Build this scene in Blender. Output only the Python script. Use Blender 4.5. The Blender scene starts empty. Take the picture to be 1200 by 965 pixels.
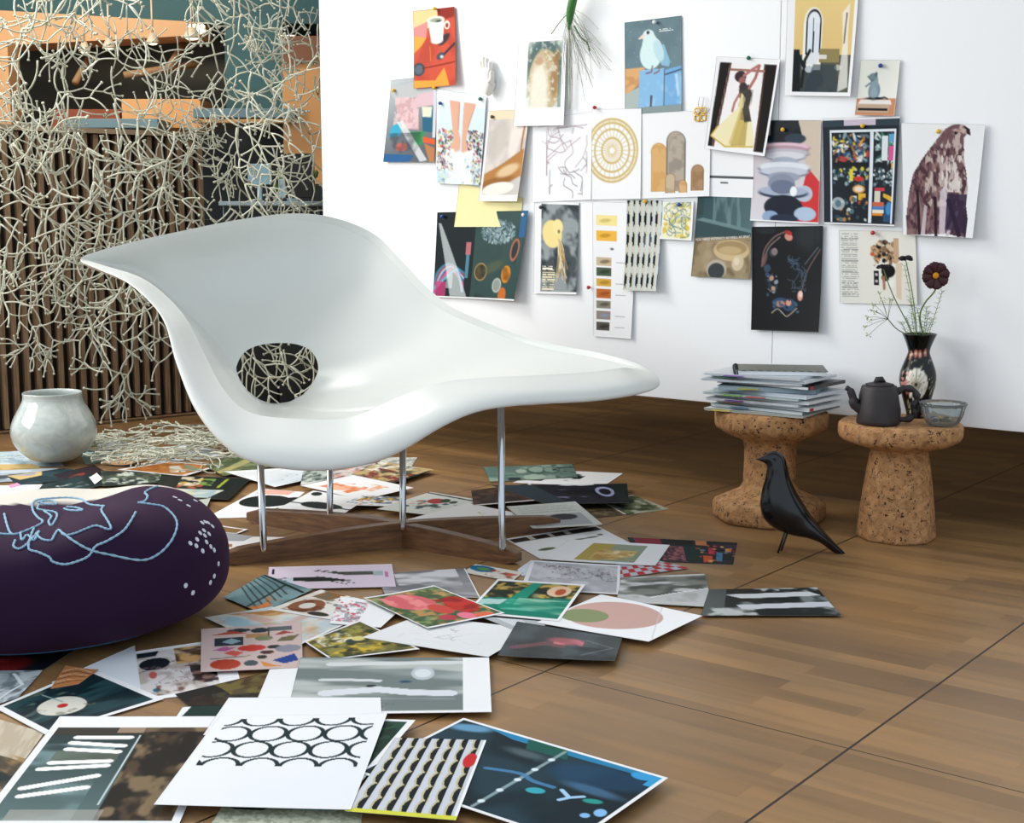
import bpy, bmesh, math, random
import numpy as np
from mathutils import Vector, Matrix
from mathutils.bvhtree import BVHTree
C = bpy.context.scene.collection
random.seed(7)
# ------------------------------------------------------------------ camera
F, PITCH, H = 1600.0, math.radians(8.1), 0.85
def ray(px, py):
    x = (px - 600) / F; y = (482.5 - py) / F
    return Vector((x, math.cos(PITCH) + y * math.sin(PITCH), -math.sin(PITCH) + y * math.cos(PITCH)))
CAM = Vector((0, 0, H))
def PD(px, py, D):
    d = ray(px, py); return CAM + d * (D / d.y)
def PF(px, py, z=0.0):
    d = ray(px, py); return CAM + d * ((z - H) / d.z)
WD = Vector((0.785, -0.62, 0)).normalized()       # direction of the pin-up wall
WN = Vector((-0.62, -0.785, 0)).normalized()      # faces the camera
W0 = Vector((0.79, 4.0, 0))
def PW(px, py, off=0.0):
    d = ray(px, py); o = W0 + WN * off
    t = (o - CAM).dot(WN) / d.dot(WN); return CAM + d * t
cam = bpy.data.cameras.new('camera'); co = bpy.data.objects.new('camera', cam); C.objects.link(co)
co.location = CAM; co.rotation_euler = (math.pi / 2 - PITCH, 0, 0)
cam.sensor_width = 36; cam.lens = 36 * F / 1200; cam.clip_start = 0.05
bpy.context.scene.camera = co
# ------------------------------------------------------------------ tags
def tag(o, label=None, cat=None, group=None, kind=None):
    if label: o['label'] = label
    if cat: o['category'] = cat
    if group: o['group'] = group
    if kind: o['kind'] = kind
    return o
def empty(name, loc, label, cat, group=None, rz=0):
    o = bpy.data.objects.new(name, None); C.objects.link(o); o.location = loc; o.rotation_euler = (0, 0, rz)
    o.empty_display_size = .05
    return tag(o, label, cat, group)
def hexc(h, a=1.0):
    h = h.lstrip('#'); v = [int(h[i:i+2], 16) / 255 for i in (0, 2, 4)]
    return tuple([(c / 12.92 if c <= .04045 else ((c + .055) / 1.055) ** 2.4) for c in v] + [a])
def srgb(h):
    h = h.lstrip('#'); return np.array([int(h[i:i+2], 16) / 255 for i in (0, 2, 4)])
MATS = {}
def mat(name, col=None, rough=.5, metal=0, **k):
    if name in MATS: return MATS[name]
    m = bpy.data.materials.new(name); m.use_nodes = True; nt = m.node_tree
    b = nt.nodes['Principled BSDF']
    if col: b.inputs['Base Color'].default_value = hexc(col)
    b.inputs['Roughness'].default_value = rough; b.inputs['Metallic'].default_value = metal
    for kk, v in k.items():
        b.inputs[kk.replace('_', ' ')].default_value = v
    MATS[name] = m; return m
def nodes(m): return m.node_tree.nodes, m.node_tree.links, m.node_tree.nodes['Principled BSDF']
def build(name, verts, faces, m, parent=None, smooth=True, cols=None, inv=True):
    me = bpy.data.meshes.new(name); me.from_pydata([tuple(v) for v in verts], [], faces); me.update()
    if cols is not None:
        ca = me.color_attributes.new('Col', 'FLOAT_COLOR', 'POINT')
        ca.data.foreach_set('color', np.asarray(cols, dtype=np.float32).ravel())
    if smooth: me.polygons.foreach_set('use_smooth', [True] * len(me.polygons))
    o = bpy.data.objects.new(name, me); C.objects.link(o)
    if m: me.materials.append(m)
    if parent:
        o.parent = parent
        if inv: # verts given in world space
            o.matrix_parent_inverse = Matrix.LocRotScale(parent.location, parent.rotation_euler, None).inverted()
    return o
def frombm(name, bm, m, parent=None, smooth=True, inv=True):
    bmesh.ops.recalc_face_normals(bm, faces=bm.faces)
    me = bpy.data.meshes.new(name); bm.to_mesh(me); bm.free()
    if smooth: me.polygons.foreach_set('use_smooth', [True] * len(me.polygons))
    o = bpy.data.objects.new(name, me); C.objects.link(o); me.materials.append(m)
    if parent:
        o.parent = parent
        if inv: o.matrix_parent_inverse = Matrix.LocRotScale(parent.location, parent.rotation_euler, None).inverted()
    return o
def center(o):
    """put the origin of a one-mesh thing at its own middle, on its base"""
    me = o.data; n = len(me.vertices); co_ = np.empty(n * 3); me.vertices.foreach_get('co', co_); co_ = co_.reshape(-1, 3)
    c = (co_.min(0) + co_.max(0)) / 2; c[2] = co_[:, 2].min()
    co_ -= c; me.vertices.foreach_set('co', co_.ravel()); me.update(); o.location = Vector(c) + o.location
    return o
def box_bm(cx, cy, cz, sx, sy, sz, rz=0, bev=0, bm=None):
    bm = bm or bmesh.new()
    r = bmesh.ops.create_cube(bm, size=1)
    vs = r['verts']
    bmesh.ops.scale(bm, vec=(sx, sy, sz), verts=vs)
    if bev:
        es = list({e for v in vs for e in v.link_edges})
        r2 = bmesh.ops.bevel(bm, geom=es, offset=bev, segments=2, affect='EDGES', profile=.6)
        vs = list({v for f in r2['faces'] for v in f.verts} | {v for v in vs if v.is_valid})
    bmesh.ops.rotate(bm, cent=(0, 0, 0), matrix=Matrix.Rotation(rz, 3, 'Z'), verts=vs)
    bmesh.ops.translate(bm, vec=(cx, cy, cz), verts=vs)
    return bm
def tube_data(pts, rads, seg=8, V=None, Fc=None, cap=True):
    V = V if V is not None else []; Fc = Fc if Fc is not None else []
    pts = [Vector(p) for p in pts]; n = len(pts)
    if not hasattr(rads, '__len__'): rads = [rads] * n
    up = Vector((.13, .31, .94)); prev = None
    for i in range(n):
        t = (pts[min(i+1, n-1)] - pts[max(i-1, 0)]).normalized()
        if prev is None:
            a = t.cross(up)
            if a.length < .1: a = t.cross(Vector((1, 0, 0)))
        else: a = prev - t * prev.dot(t)
        a.normalize(); b = t.cross(a); prev = a
        base = len(V)
        for k in range(seg):
            an = 2 * math.pi * k / seg
            V.append(pts[i] + (a * math.cos(an) + b * math.sin(an)) * rads[i])
        if i:
            for k in range(seg):
                k2 = (k + 1) % seg
                Fc.append((base - seg + k, base - seg + k2, base + k2, base + k))
    if cap:
        s = len(V) - seg * n
        Fc.append(tuple(range(s + seg - 1, s - 1, -1))); Fc.append(tuple(range(len(V) - seg, len(V))))
    return V, Fc
def tube(name, pts, rads, m, parent=None, seg=8):
    V, Fc = tube_data(pts, rads, seg); return build(name, V, Fc, m, parent)
def crom(pts, n=6, closed=False):
    P = [np.array(p, float) for p in pts]; out = []; L = len(P)
    rng = range(L) if closed else range(L - 1)
    for i in rng:
        if closed: p0, p1, p2, p3 = P[i-1], P[i], P[(i+1) % L], P[(i+2) % L]
        else: p0, p1, p2, p3 = P[max(i-1, 0)], P[i], P[i+1], P[min(i+2, L-1)]
        for k in range(n):
            t = k / n
            out.append(.5 * ((2*p1) + (-p0+p2)*t + (2*p0-5*p1+4*p2-p3)*t*t + (-p0+3*p1-3*p2+p3)*t**3))
    if not closed: out.append(P[-1])
    return out
def lathe(name, prof, cen, m, parent=None, seg=48, rfun=None, cv=None, smooth=True, n=1):
    """prof: list of (r, z) ; open top or bottom allowed"""
    if n > 1: prof = [tuple(p) for p in crom(prof, n)]
    V = []; Fc = []; cols = [] if cv is not None else None
    seg1 = seg
    for i, (r, z) in enumerate(prof):
        for k in range(seg1):
            a = 2 * math.pi * k / seg1
            rr = r * (rfun(a, z) if rfun else 1)
            V.append((cen[0] + rr * math.cos(a), cen[1] + rr * math.sin(a), cen[2] + z))
            if cv is not None: cols.append(cv(a, z, i / (len(prof) - 1)))
        if i:
            for k in range(seg1):
                k2 = (k + 1) % seg1; b = i * seg1
                Fc.append((b - seg1 + k, b - seg1 + k2, b + k2, b + k))
    if prof[0][0] > 0.0005: Fc.append(tuple(range(seg1 - 1, -1, -1)))
    if prof[-1][0] > 0.0005: Fc.append(tuple(range(len(V) - seg1, len(V))))
    return build(name, V, Fc, m, parent, smooth, cols)
# ------------------------------------------------------------------ painter
def vnoise(x, y, seed):
    rs = np.random.RandomState(seed); G = rs.rand(64, 64)
    xi = np.floor(x).astype(int); yi = np.floor(y).astype(int); fx = x - xi; fy = y - yi
    fx = fx*fx*(3-2*fx); fy = fy*fy*(3-2*fy)
    g = lambda a, b: G[a % 64, b % 64]
    return (g(xi, yi)*(1-fx)+g(xi+1, yi)*fx)*(1-fy)+(g(xi, yi+1)*(1-fx)+g(xi+1, yi+1)*fx)*fy
def fbm(x, y, seed, o=3):
    s = 0; a = .5; t = 0
    for i in range(o):
        s = s + a * vnoise(x * 2**i, y * 2**i, seed + i * 17); t += a; a *= .5
    return s / t
def sstep(a, b, x):
    t = np.clip((x - a) / (b - a), 0, 1); return t*t*(3-2*t)
class Cv:
    def __init__(s, nx, ny, asp, bg='f4f5f6'):
        u = np.linspace(0, 1, nx); v = np.linspace(0, 1, ny)
        s.U0, s.V0 = np.meshgrid(u, v); s.asp0 = asp; s.aa0 = 1.0 / nx
        s.img = np.ones((ny, nx, 3)) * srgb(bg); s.seed = 11
        s.sub(0, 0, 1, 1)
    def sub(s, u0, v0, u1, v1, bg=None):
        s.u = (s.U0 - u0) / (u1 - u0); s.v = (s.V0 - v0) / (v1 - v0)
        s.clip = ((s.u >= 0) & (s.u <= 1) & (s.v >= 0) & (s.v <= 1)).astype(float)
        s.asp = s.asp0 * (v1 - v0) / (u1 - u0); s.y = s.v * s.asp; s.aa = s.aa0 / (u1 - u0)
        if bg: s.mix(np.ones_like(s.u), bg)
        return s
    def mix(s, m, c, a=1):
        m = (m * s.clip * a)[..., None]; c = srgb(c) if isinstance(c, str) else c
        s.img = s.img * (1 - m) + m * c
    def rect(s, u0, v0, u1, v1, c, a=1):
        s.mix(((s.u >= u0) & (s.u <= u1) & (s.v >= v0) & (s.v <= v1)).astype(float), c, a); return s
    def ell(s, u, v, ru, rv, c, rot=0, a=1, soft=0):
        dx = s.u - u; dy = (s.v - v) * s.asp; r = math.radians(rot)
        x = dx*math.cos(r)+dy*math.sin(r); y = -dx*math.sin(r)+dy*math.cos(r)
        q = np.sqrt((x/ru)**2+(y/(rv*s.asp))**2); e = max(soft, s.aa / min(ru, rv*s.asp) * .7)
        s.mix(1 - sstep(1-e, 1+e, q), c, a); return s
    def poly(s, pts, c, a=1):
        acc = np.zeros(s.u.shape); n = len(pts); du = s.aa*.5; dv = s.aa*.5/s.asp
        for (ox, oy) in ((-.5, -.2), (.2, -.5), (.5, .2), (-.2, .5), (0, 0)):
            m = np.zeros(s.u.shape, bool); uu = s.u+ox*du*1.6; vv = s.v+oy*dv*1.6
            for i in range(n):
                (x1, y1), (x2, y2) = pts[i], pts[(i+1) % n]
                if y1 == y2: continue
                m ^= ((vv > min(y1, y2)) & (vv <= max(y1, y2)) & (uu < (x2-x1)*(vv-y1)/(y2-y1)+x1))
            acc += m
        s.mix(acc/5, c, a); return s
    def line(s, pts, w, c, a=1, smooth=0):
        if smooth: pts = crom(pts, smooth)
        d = np.full(s.u.shape, 9.0)
        for i in range(len(pts)-1):
            ax, ay = pts[i][0], pts[i][1]*s.asp; bx, by = pts[i+1][0], pts[i+1][1]*s.asp
            L = (bx-ax)**2+(by-ay)**2+1e-9
            t = np.clip(((s.u-ax)*(bx-ax)+(s.y-ay)*(by-ay))/L, 0, 1)
            d = np.minimum(d, np.hypot(s.u-ax-t*(bx-ax), s.y-ay-t*(by-ay)))
        ww = max(w, s.aa*.5); s.mix(1-sstep(ww-s.aa*.6, ww+s.aa*.6, d), c, a*min(1, (w+.3*s.aa)/ww)); return s
    def nz(s, k, c, th=.5, a=1, sx=1, sy=1, w=.12, box=None, o=3):
        s.seed += 3
        n = fbm(s.u*k*sx+5, s.y*k*sy+5, s.seed, o); m = sstep(th-w, th+w, n)
        if box: m = m*((s.u >= box[0]) & (s.u <= box[2]) & (s.v >= box[1]) & (s.v <= box[3]))
        s.mix(m, c, a); return s
    def grad(s, c0, c1, ang=90, a=1):
        r = math.radians(ang); t = s.u*math.cos(r)+s.v*math.sin(r); t = np.clip(t, 0, 1)[..., None]
        s.mix(np.ones_like(s.u), srgb(c0)*(1-t)+srgb(c1)*t, a); return s
    def blobs(s, n, box, r, cols, seed=1, a=1, asp=1):
        R = random.Random(seed)
        for i in range(n):
            rr = R.uniform(*r)
            s.ell(R.uniform(box[0], box[2]), R.uniform(box[1], box[3]), rr, rr*asp*R.uniform(.5, 1.2)/s.asp, R.choice(cols), R.uniform(0, 180), a)
        return s
    def scrib(s, n, box, w, c, seed=1, a=1, L=.25):
        R = random.Random(seed)
        for i in range(n):
            x = R.uniform(box[0], box[2]); y = R.uniform(box[1], box[3]); p = [(x, y)]; an = R.uniform(0, 6.3)
            for k in range(4):
                an += R.uniform(-1.2, 1.2); x += L/4*math.cos(an)*1; y += L/4*math.sin(an)/s.asp
                p.append((min(max(x, box[0]), box[2]), min(max(y, box[1]), box[3])))
            s.line(p, w, c, a, smooth=4)
        return s
    def txt(s, box, n, c='555555', a=.6, seed=3, fill=.5):
        R = random.Random(seed); dv = (box[3]-box[1])/n
        for i in range(n):
            v = box[1]+dv*i; m = (s.v >= v) & (s.v <= v+dv*fill) & (s.u >= box[0]) & (s.u <= box[2]-R.uniform(0, .12)*(box[2]-box[0]))
            k = vnoise(s.u*60, s.v*0+i*3.7, seed)
            s.mix(m*(k > .28), c, a)
        return s
    def cols(s):
        l = np.clip(s.img, 0, 1); l = np.where(l <= .04045, l/12.92, ((l+.055)/1.055)**2.4)
        return np.concatenate([l, np.ones(l.shape[:2]+(1,))], -1).reshape(-1, 4)
def print_mat(name, rough, coat=0.0, spec=.25):
    m = mat(name, 'ffffff', rough); n, l, b = nodes(m); b.inputs['Specular IOR Level'].default_value = spec
    a = n.new('ShaderNodeAttribute'); a.attribute_name = 'Col'; l.new(a.outputs['Color'], b.inputs['Base Color'])
    b.inputs['Coat Weight'].default_value = coat; b.inputs['Coat Roughness'].default_value = .25
    return m
M_PRINT = print_mat('printed paper', .6, 0, .12); M_GLOSS = print_mat('glossy print', .35, 0, .16)
def proj(p):
    d = Vector(p) - CAM
    y = d.y*math.cos(PITCH) - d.z*math.sin(PITCH); z = d.y*math.sin(PITCH) + d.z*math.cos(PITCH)
    return 600 + F*d.x/y, 482.5 - F*z/y
def sheet(name, q, paint, label, group, lift, m=M_PRINT, cat='picture', res=.95, bg='f0f1f3'):
    """q: world corners TL TR BR BL; lift(u,v)->Vector offset"""
    pp = [proj(c) for c in q]; ln = lambda a, b: math.dist(a, b)
    wpx = max(ln(pp[0], pp[1]), ln(pp[3], pp[2])); hpx = max(ln(pp[0], pp[3]), ln(pp[1], pp[2]))
    nx = int(min(220, max(8, wpx*res))); ny = int(min(220, max(8, hpx*res)))
    ws = ((q[1]-q[0]).length+(q[2]-q[3]).length)/2; hs = ((q[3]-q[0]).length+(q[2]-q[1]).length)/2
    cv = Cv(nx, ny, hs/ws, bg); cv.seed = hash(name) % 97 if False else len(bpy.data.meshes) % 97
    if paint: paint(cv)
    u = np.linspace(0, 1, nx); v = np.linspace(0, 1, ny); U, V = np.meshgrid(u, v)
    Q = [np.array(c) for c in q]
    P = ((1-U)*(1-V))[..., None]*Q[0]+(U*(1-V))[..., None]*Q[1]+(U*V)[..., None]*Q[2]+((1-U)*V)[..., None]*Q[3]
    P = P + lift(U, V)
    verts = P.reshape(-1, 3); idx = np.arange(nx*ny).reshape(ny, nx)
    fa = np.stack([idx[:-1, :-1], idx[1:, :-1], idx[1:, 1:], idx[:-1, 1:]], -1).reshape(-1, 4)
    # thickness: a skirt round the edge and a plain back
    ring = list(idx[0, :]) + list(idx[1:, -1]) + list(idx[-1, -2::-1]) + list(idx[-2:0:-1, 0])
    nrm = np.cross(Q[1]-Q[0], Q[3]-Q[0]); nrm = nrm/np.linalg.norm(nrm)
    if nrm.dot(np.array(CAM)-Q[0]) < 0: nrm = -nrm
    low = verts[ring] - nrm*.0004; b0 = len(verts); n = len(ring)
    allv = np.vstack([verts, low]); cc = cv.cols(); cc = np.vstack([cc, np.tile([.8, .8, .8, 1], (n, 1))])
    faces = fa.tolist() + [[ring[i], b0+i, b0+(i+1) % n, ring[(i+1) % n]] for i in range(n)]
    o = build(name, allv, faces, m, None, True, cc)
    tag(o, label, cat, group)
    return center(o)
# ------------------------------------------------------------------ floor
def struct(name, o):
    o['kind'] = 'structure'; return o
mfl = mat('oak block floor', '8a6645', .38); n, l, b = nodes(mfl)
geo = n.new('ShaderNodeNewGeometry')
def rotmap(sx, sy, ox=0, oy=0):
    mp = n.new('ShaderNodeMapping'); mp.vector_type = 'POINT'
    mp.inputs['Rotation'].default_value = (0, 0, math.radians(38)); mp.inputs['Scale'].default_value = (1, 1, 1)
    l.new(geo.outputs['Position'], mp.inputs['Vector'])
    m2 = n.new('ShaderNodeMapping'); m2.inputs['Location'].default_value = (ox, oy, 0); m2.inputs['Scale'].default_value = (sx, sy, 1)
    l.new(mp.outputs['Vector'], m2.inputs['Vector']); return m2
def mth(op, a, bb=None, c=None):
    m_ = n.new('ShaderNodeMath'); m_.operation = op
    for i, q in enumerate((a, bb, c)):
        if q is None: continue
        if isinstance(q, (int, float)): m_.inputs[i].default_value = q
        else: l.new(q, m_.inputs[i])
    return m_.outputs[0]
def ramp(src, stops):
    r = n.new('ShaderNodeValToRGB'); e = r.color_ramp.elements
    e[0].position, e[0].color = stops[0][0], hexc(stops[0][1]); e[1].position, e[1].color = stops[-1][0], hexc(stops[-1][1])
    for p_, c_ in stops[1:-1]:
        q = e.new(p_); q.color = hexc(c_)
    l.new(src, r.inputs['Fac']); return r.outputs['Color']
def mixc(fac, a, bb, mode='MIX'):
    m_ = n.new('ShaderNodeMix'); m_.data_type = 'RGBA'; m_.blend_type = mode
    if isinstance(fac, (int, float)): m_.inputs[0].default_value = fac
    else: l.new(fac, m_.inputs[0])
    for i, q in ((6, a), (7, bb)):
        if isinstance(q, str): m_.inputs[i].default_value = hexc(q)
        else: l.new(q, m_.inputs[i])
    return m_.outputs[2]
br = n.new('ShaderNodeTexBrick'); br.offset = .37; br.offset_frequency = 2; br.squash = 1
br.inputs['Scale'].default_value = 1; br.inputs['Brick Width'].default_value = .46; br.inputs['Row Height'].default_value = .052
br.inputs['Mortar Size'].default_value = 0.0; br.inputs['Bias'].default_value = 0
br.inputs['Color1'].default_value = (0, 0, 0, 1); br.inputs['Color2'].default_value = (1, 1, 1, 1)
rm = rotmap(1, 1); l.new(rm.outputs[0], br.inputs['Vector'])
no = n.new('ShaderNodeTexNoise'); no.inputs['Scale'].default_value = 1; no.inputs['Detail'].default_value = 5
l.new(rotmap(3.5, 38).outputs[0], no.inputs['Vector'])
nb = n.new('ShaderNodeTexNoise'); nb.inputs['Scale'].default_value = 1; nb.inputs['Detail'].default_value = 3
l.new(rotmap(1.3, 3.2, 3).outputs[0], nb.inputs['Vector'])
base = ramp(br.outputs['Color'], [(0, '8a6640'), (.35, '9e764a'), (.7, 'b08656'), (1, 'be9360')])
c1 = mixc(.55, base, ramp(no.outputs['Fac'], [(.3, '54391f'), (.5, '85807a'), (.7, 'a8977c')]), 'OVERLAY')
c2 = mixc(.35, c1, ramp(nb.outputs['Fac'], [(.35, '7a6a54'), (.6, 'b08a5a')]), 'MIX')
sep = n.new('ShaderNodeSeparateXYZ'); l.new(rotmap(1, 1).outputs[0], sep.inputs[0])
def seam(s_, period, off, w):
    t_ = mth('ABSOLUTE', mth('SUBTRACT', mth('FRACT', mth('ADD', mth('DIVIDE', mth('SUBTRACT', s_, off), period), .5)), .5))
    return mth('LESS_THAN', t_, w / period)
sm = mth('MAXIMUM', seam(sep.outputs[0], .6125, -.868, .0024), seam(sep.outputs[1], 1.85, 1.995, .0016))
c3 = mixc(sm, c2, '2a1c10'); l.new(c3, b.inputs['Base Color'])
rr = n.new('ShaderNodeMapRange'); rr.inputs['To Min'].default_value = .30; rr.inputs['To Max'].default_value = .48
l.new(no.outputs['Fac'], rr.inputs['Value']); l.new(rr.outputs[0], b.inputs['Roughness'])
bp = n.new('ShaderNodeBump'); bp.inputs['Strength'].default_value = .06; bp.inputs['Distance'].default_value = .002
l.new(no.outputs['Fac'], bp.inputs['Height']); l.new(bp.outputs[0], b.inputs['Normal'])
struct('floor', frombm('floor', box_bm(0, 6, -.05, 16, 16, .1), mfl, smooth=False))
# ------------------------------------------------------------------ pin-up wall
mw = mat('white wall paint', 'f7f9fb', .6); n, l, b = nodes(mw)
def wall_piece(name, pxa, pxb, z0=.29, z1=2.3, th=.05, m=mw):
    a = PW(pxa, 255); c = PW(pxb, 255); a.z = c.z = 0
    mid = (a + c) / 2 - WN * th / 2; L = (c - a).length
    bm = box_bm(0, 0, 0, L, th, z1 - z0, 0, .002)
    bmesh.ops.rotate(bm, cent=(0, 0, 0), matrix=Matrix.Rotation(math.atan2(WD.y, WD.x), 3, 'Z'), verts=bm.verts)
    bmesh.ops.translate(bm, vec=(mid.x, mid.y, (z0 + z1) / 2), verts=bm.verts)
    return struct(name, frombm(name, bm, m, smooth=False))
zb = PW(1000, 488).z
wall_piece('wall_back', 378.5, 908.5, zb); wall_piece('wall_right', 909.2, 1420, zb)
# ------------------------------------------------------------------ back room seen past the pin-up wall
M_SLATD = mat('slat wood', '8a7058', .6); n, l, b = nodes(M_SLATD)
tc = n.new('ShaderNodeTexCoord'); mp = n.new('ShaderNodeMapping'); mp.inputs['Scale'].default_value = (30, 30, 2); nn = n.new('ShaderNodeTexNoise')
l.new(tc.outputs['Object'], mp.inputs[0]); l.new(mp.outputs[0], nn.inputs['Vector'])
l.new(ramp(nn.outputs['Fac'], [(.3, '6b543f'), (.7, '9a8064')]), b.inputs['Base Color'])
A = PD(0, 255, 5.39); B = PD(231, 255, 5.93); A.z = B.z = 0
d = (B - A).normalized(); nrm = Vector((d.y, -d.x, 0)); A = A - d * .5
bm = bmesh.new(); L = (B - A).length; k = 0; s_ = 0.0
ang = math.atan2(d.y, d.x)
while s_ < L:
    p = A + d * (s_ + .01) + nrm * .03
    box_bm(p.x, p.y, .60, .019, .032, 1.16, ang, 0, bm) if False else None
    r = bmesh.ops.create_cube(bm, size=1)['verts']; bmesh.ops.scale(bm, vec=(.019, .032, 1.16), verts=r)
    bmesh.ops.rotate(bm, cent=(0, 0, 0), matrix=Matrix.Rotation(ang, 3, 'Z'), verts=r); bmesh.ops.translate(bm, vec=(p.x, p.y, .60), verts=r)
    s_ += .046
scr = empty('slatted_partition', (A + B) / 2, 'brown vertical slat wooden partition behind the hanging branch curtain', 'partition')
frombm('slat_panel', bm, M_SLATD, scr, smooth=False)
mid = (A + B) / 2
def obox(name, c, L, t, h, an, m, parent=None, bev=0):
    bm = bmesh.new(); r = bmesh.ops.create_cube(bm, size=1)['verts']; bmesh.ops.scale(bm, vec=(L, t, h), verts=r)
    if bev: bmesh.ops.bevel(bm, geom=bm.edges[:], offset=bev, segments=2, affect='EDGES')
    bmesh.ops.rotate(bm, cent=(0, 0, 0), matrix=Matrix.Rotation(an, 3, 'Z'), verts=bm.verts)
    bmesh.ops.translate(bm, vec=c, verts=bm.verts)
    return frombm(name, bm, m, parent, smooth=False)
obox('backing_board', (mid.x, mid.y, .6), L, .02, 1.18, ang, mat('dark brown board', '241c18', .8), scr)
obox('top_rail', (mid.x + nrm.x*.02, mid.y + nrm.y*.02, 1.195), L + .01, .07, .02, ang, mat('rail wood', 'a08a70', .5), scr)
def pbox(name, x0, x1, y0, y1, D, dep, m, parent=None):
    a = PD(x0, y0, D); c = PD(x1, y1, D)
    bm = box_bm((a.x+c.x)/2, D+dep/2, (a.z+c.z)/2, abs(c.x-a.x), dep, abs(a.z-c.z), 0, .004)
    return frombm(name, bm, m, parent, smooth=False)
mq = lambda nm, c, r=.6: mat(nm, c, r)
struct('wall_far', pbox('wall_far', -900, 2600, -60, 520, 9.6, .1, mq('olive wall', '4a4639')))
struct('trim_1', pbox('trim_1', -300, 560, -60, 28, 9.0, .5, mq('teal ceiling beam', '33646a')))
struct('trim_2', pbox('trim_2', 262, 332, 20, 130, 8.8, .3, mq('teal ceiling beam', '33646a')))
# tan sloping soffit
a0, a1, a2, a3 = PD(-120, 5, 8.6), PD(236, 26, 8.6), PD(236, 41, 8.6), PD(-120, 60, 8.6)
V = [a0, a1, a2, a3] + [p + Vector((0, .3, 0)) for p in (a0, a1, a2, a3)]
struct('trim_3', build('trim_3', V, [(0, 1, 2, 3), (7, 6, 5, 4), (0, 4, 5, 1), (1, 5, 6, 2), (2, 6, 7, 3), (3, 7, 4, 0)], mq('tan soffit', 'd9a878'), smooth=False))
struct('trim_4', pbox('trim_4', -90, 14, 48, 160, 8.4, .2, mq('tan soffit', 'd9a878')))
t = empty('orange_cupboard', PD(360, 240, 8.0) * 1, 'tall light orange cupboard in the far room beside the white wall edge', 'cupboard')
pbox('body', 330, 400, 72, 216, 8.0, .5, mq('orange laminate', 'e2a568'), t); pbox('base', 330, 400, 217, 426, 8.0, .5, mq('navy laminate', '131c24'), t); pbox('lintel', 328, 400, 42, 74, 7.98, .5, mq('brown laminate', '8a5a3e'), t)
o = pbox('wall_cabinet', 142, 236, 116, 150, 8.5, .4, mq('orange laminate', 'e2a568')); tag(o, 'orange wall cabinet above the slatted partition in the far room', 'cabinet'); center(o)
o = pbox('wall_cabinet', 60, 141, 128, 150, 8.7, .4, mq('rust laminate', '9a4a2a')); tag(o, 'rust brown low cabinet left of the orange wall cabinet', 'cabinet'); center(o)
o = pbox('shelf_board', 75, 185, 139, 150, 8.2, .3, mq('blue grey board', '6f8c98')); tag(o, 'blue grey shelf board in front of the orange wall cabinet', 'shelf'); center(o)
o = pbox('shelf_board', 226, 346, 127, 138, 7.9, .07, mq('blue grey board', '6f8c98')); tag(o, 'long blue grey shelf board beside the tall orange cupboard', 'shelf'); center(o)
o = pbox('shelf_board', 226, 340, 139.6, 144, 7.9, .07, mq('tan board', 'c89a60')); tag(o, 'thin tan board directly under the long blue grey shelf', 'shelf'); center(o)
struct('wall_side_blocker', frombm('wall_side_blocker', box_bm(3.6, 6.2, 1.4, .1, 7.6, 2.8), mq('olive wall', '4a4639'), smooth=False))  # unseen wall, added to block world light from the right
struct('wall_left', pbox('wall_left', 229, 420, 152, 500, 9.3, .1, mq('navy wall', '101c26')))
struct('ceiling', frombm('ceiling', box_bm(0, 7.2, 2.8, 14, 9.4, .1), mat('white ceiling', 'd8dadc', .8), smooth=False))
t = empty('low_cabinet', PD(310, 255, 6.0), 'black low cabinet standing behind the branch curtain, seen through the chair hole', 'cabinet'); t.location.z = 0
a_ = PD(236, 500, 6.0); c_ = PD(420, 500, 6.0)
frombm('body', box_bm((a_.x+c_.x)/2, 6.2, .42, c_.x-a_.x, .4, .84, 0, .004), mq('black lacquer board', '0c1014', .5), t)
for k in range(2): frombm('door', box_bm(a_.x+(c_.x-a_.x)*(.25+.5*k), 5.993, .42, (c_.x-a_.x)*.49, .014, .8, 0, .002), mq('black lacquer board', '0c1014', .5), t)
# white desk things
t = empty('office_desk', PD(320, 235, 7.4), 'pale blue office desk in the far room', 'desk')
pbox('desktop', 256, 384, 236, 241, 7.2, .7, mq('desk white', 'a8c0cc'), t)
for x in (262, 372): pbox('leg', x, x+5, 241, 443, 7.25, .05, mq('desk white', 'a8c0cc'), t)
def chair_far(px, label):
    t = empty('office_chair', PD(px, 250, 7.0), label, 'chair')
    pbox('backrest', px-17, px+17, 180, 232, 7.0, .07, mq('black mesh', '0d0f12'), t); pbox('seat', px-20, px+20, 262, 272, 6.7, .4, mq('black mesh', '0d0f12'), t)
    p = PD(px, 268, 6.9); tube('pedestal', [(p.x, 6.9, p.z), (p.x, 6.9, .05)], .03, mq('black mesh', '0d0f12'), t)
    for k in range(5):
        an = k*1.257; tube('leg', [(p.x, 6.9, .07), (p.x+.28*math.cos(an), 6.9+.28*math.sin(an), .03)], .018, mq('black mesh', '0d0f12'), t)
chair_far(350, 'black office chair at the far desk, nearest the orange cupboard')
def monitor(x0, x1, y0, y1, label):
    t = empty('monitor', PD((x0+x1)/2, 236, 7.4), label, 'monitor')
    pbox('screen', x0, x1, y0, y1, 7.4, .03, mq('pale monitor shell', '9fc4d4', .3), t); pbox('stand', (x0+x1)/2-3, (x0+x1)/2+3, y1, 236, 7.42, .03, mq('pale monitor shell', '9fc4d4', .3), t)
p_ = PD(344, 236, 7.6); p_.z = PD(344, 236, 7.2).z + .004; t = empty('potted_plant', p_, 'green bushy plant between the monitors on the far desk', 'plant'); bm = bmesh.new(); R = random.Random(2)
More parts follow.
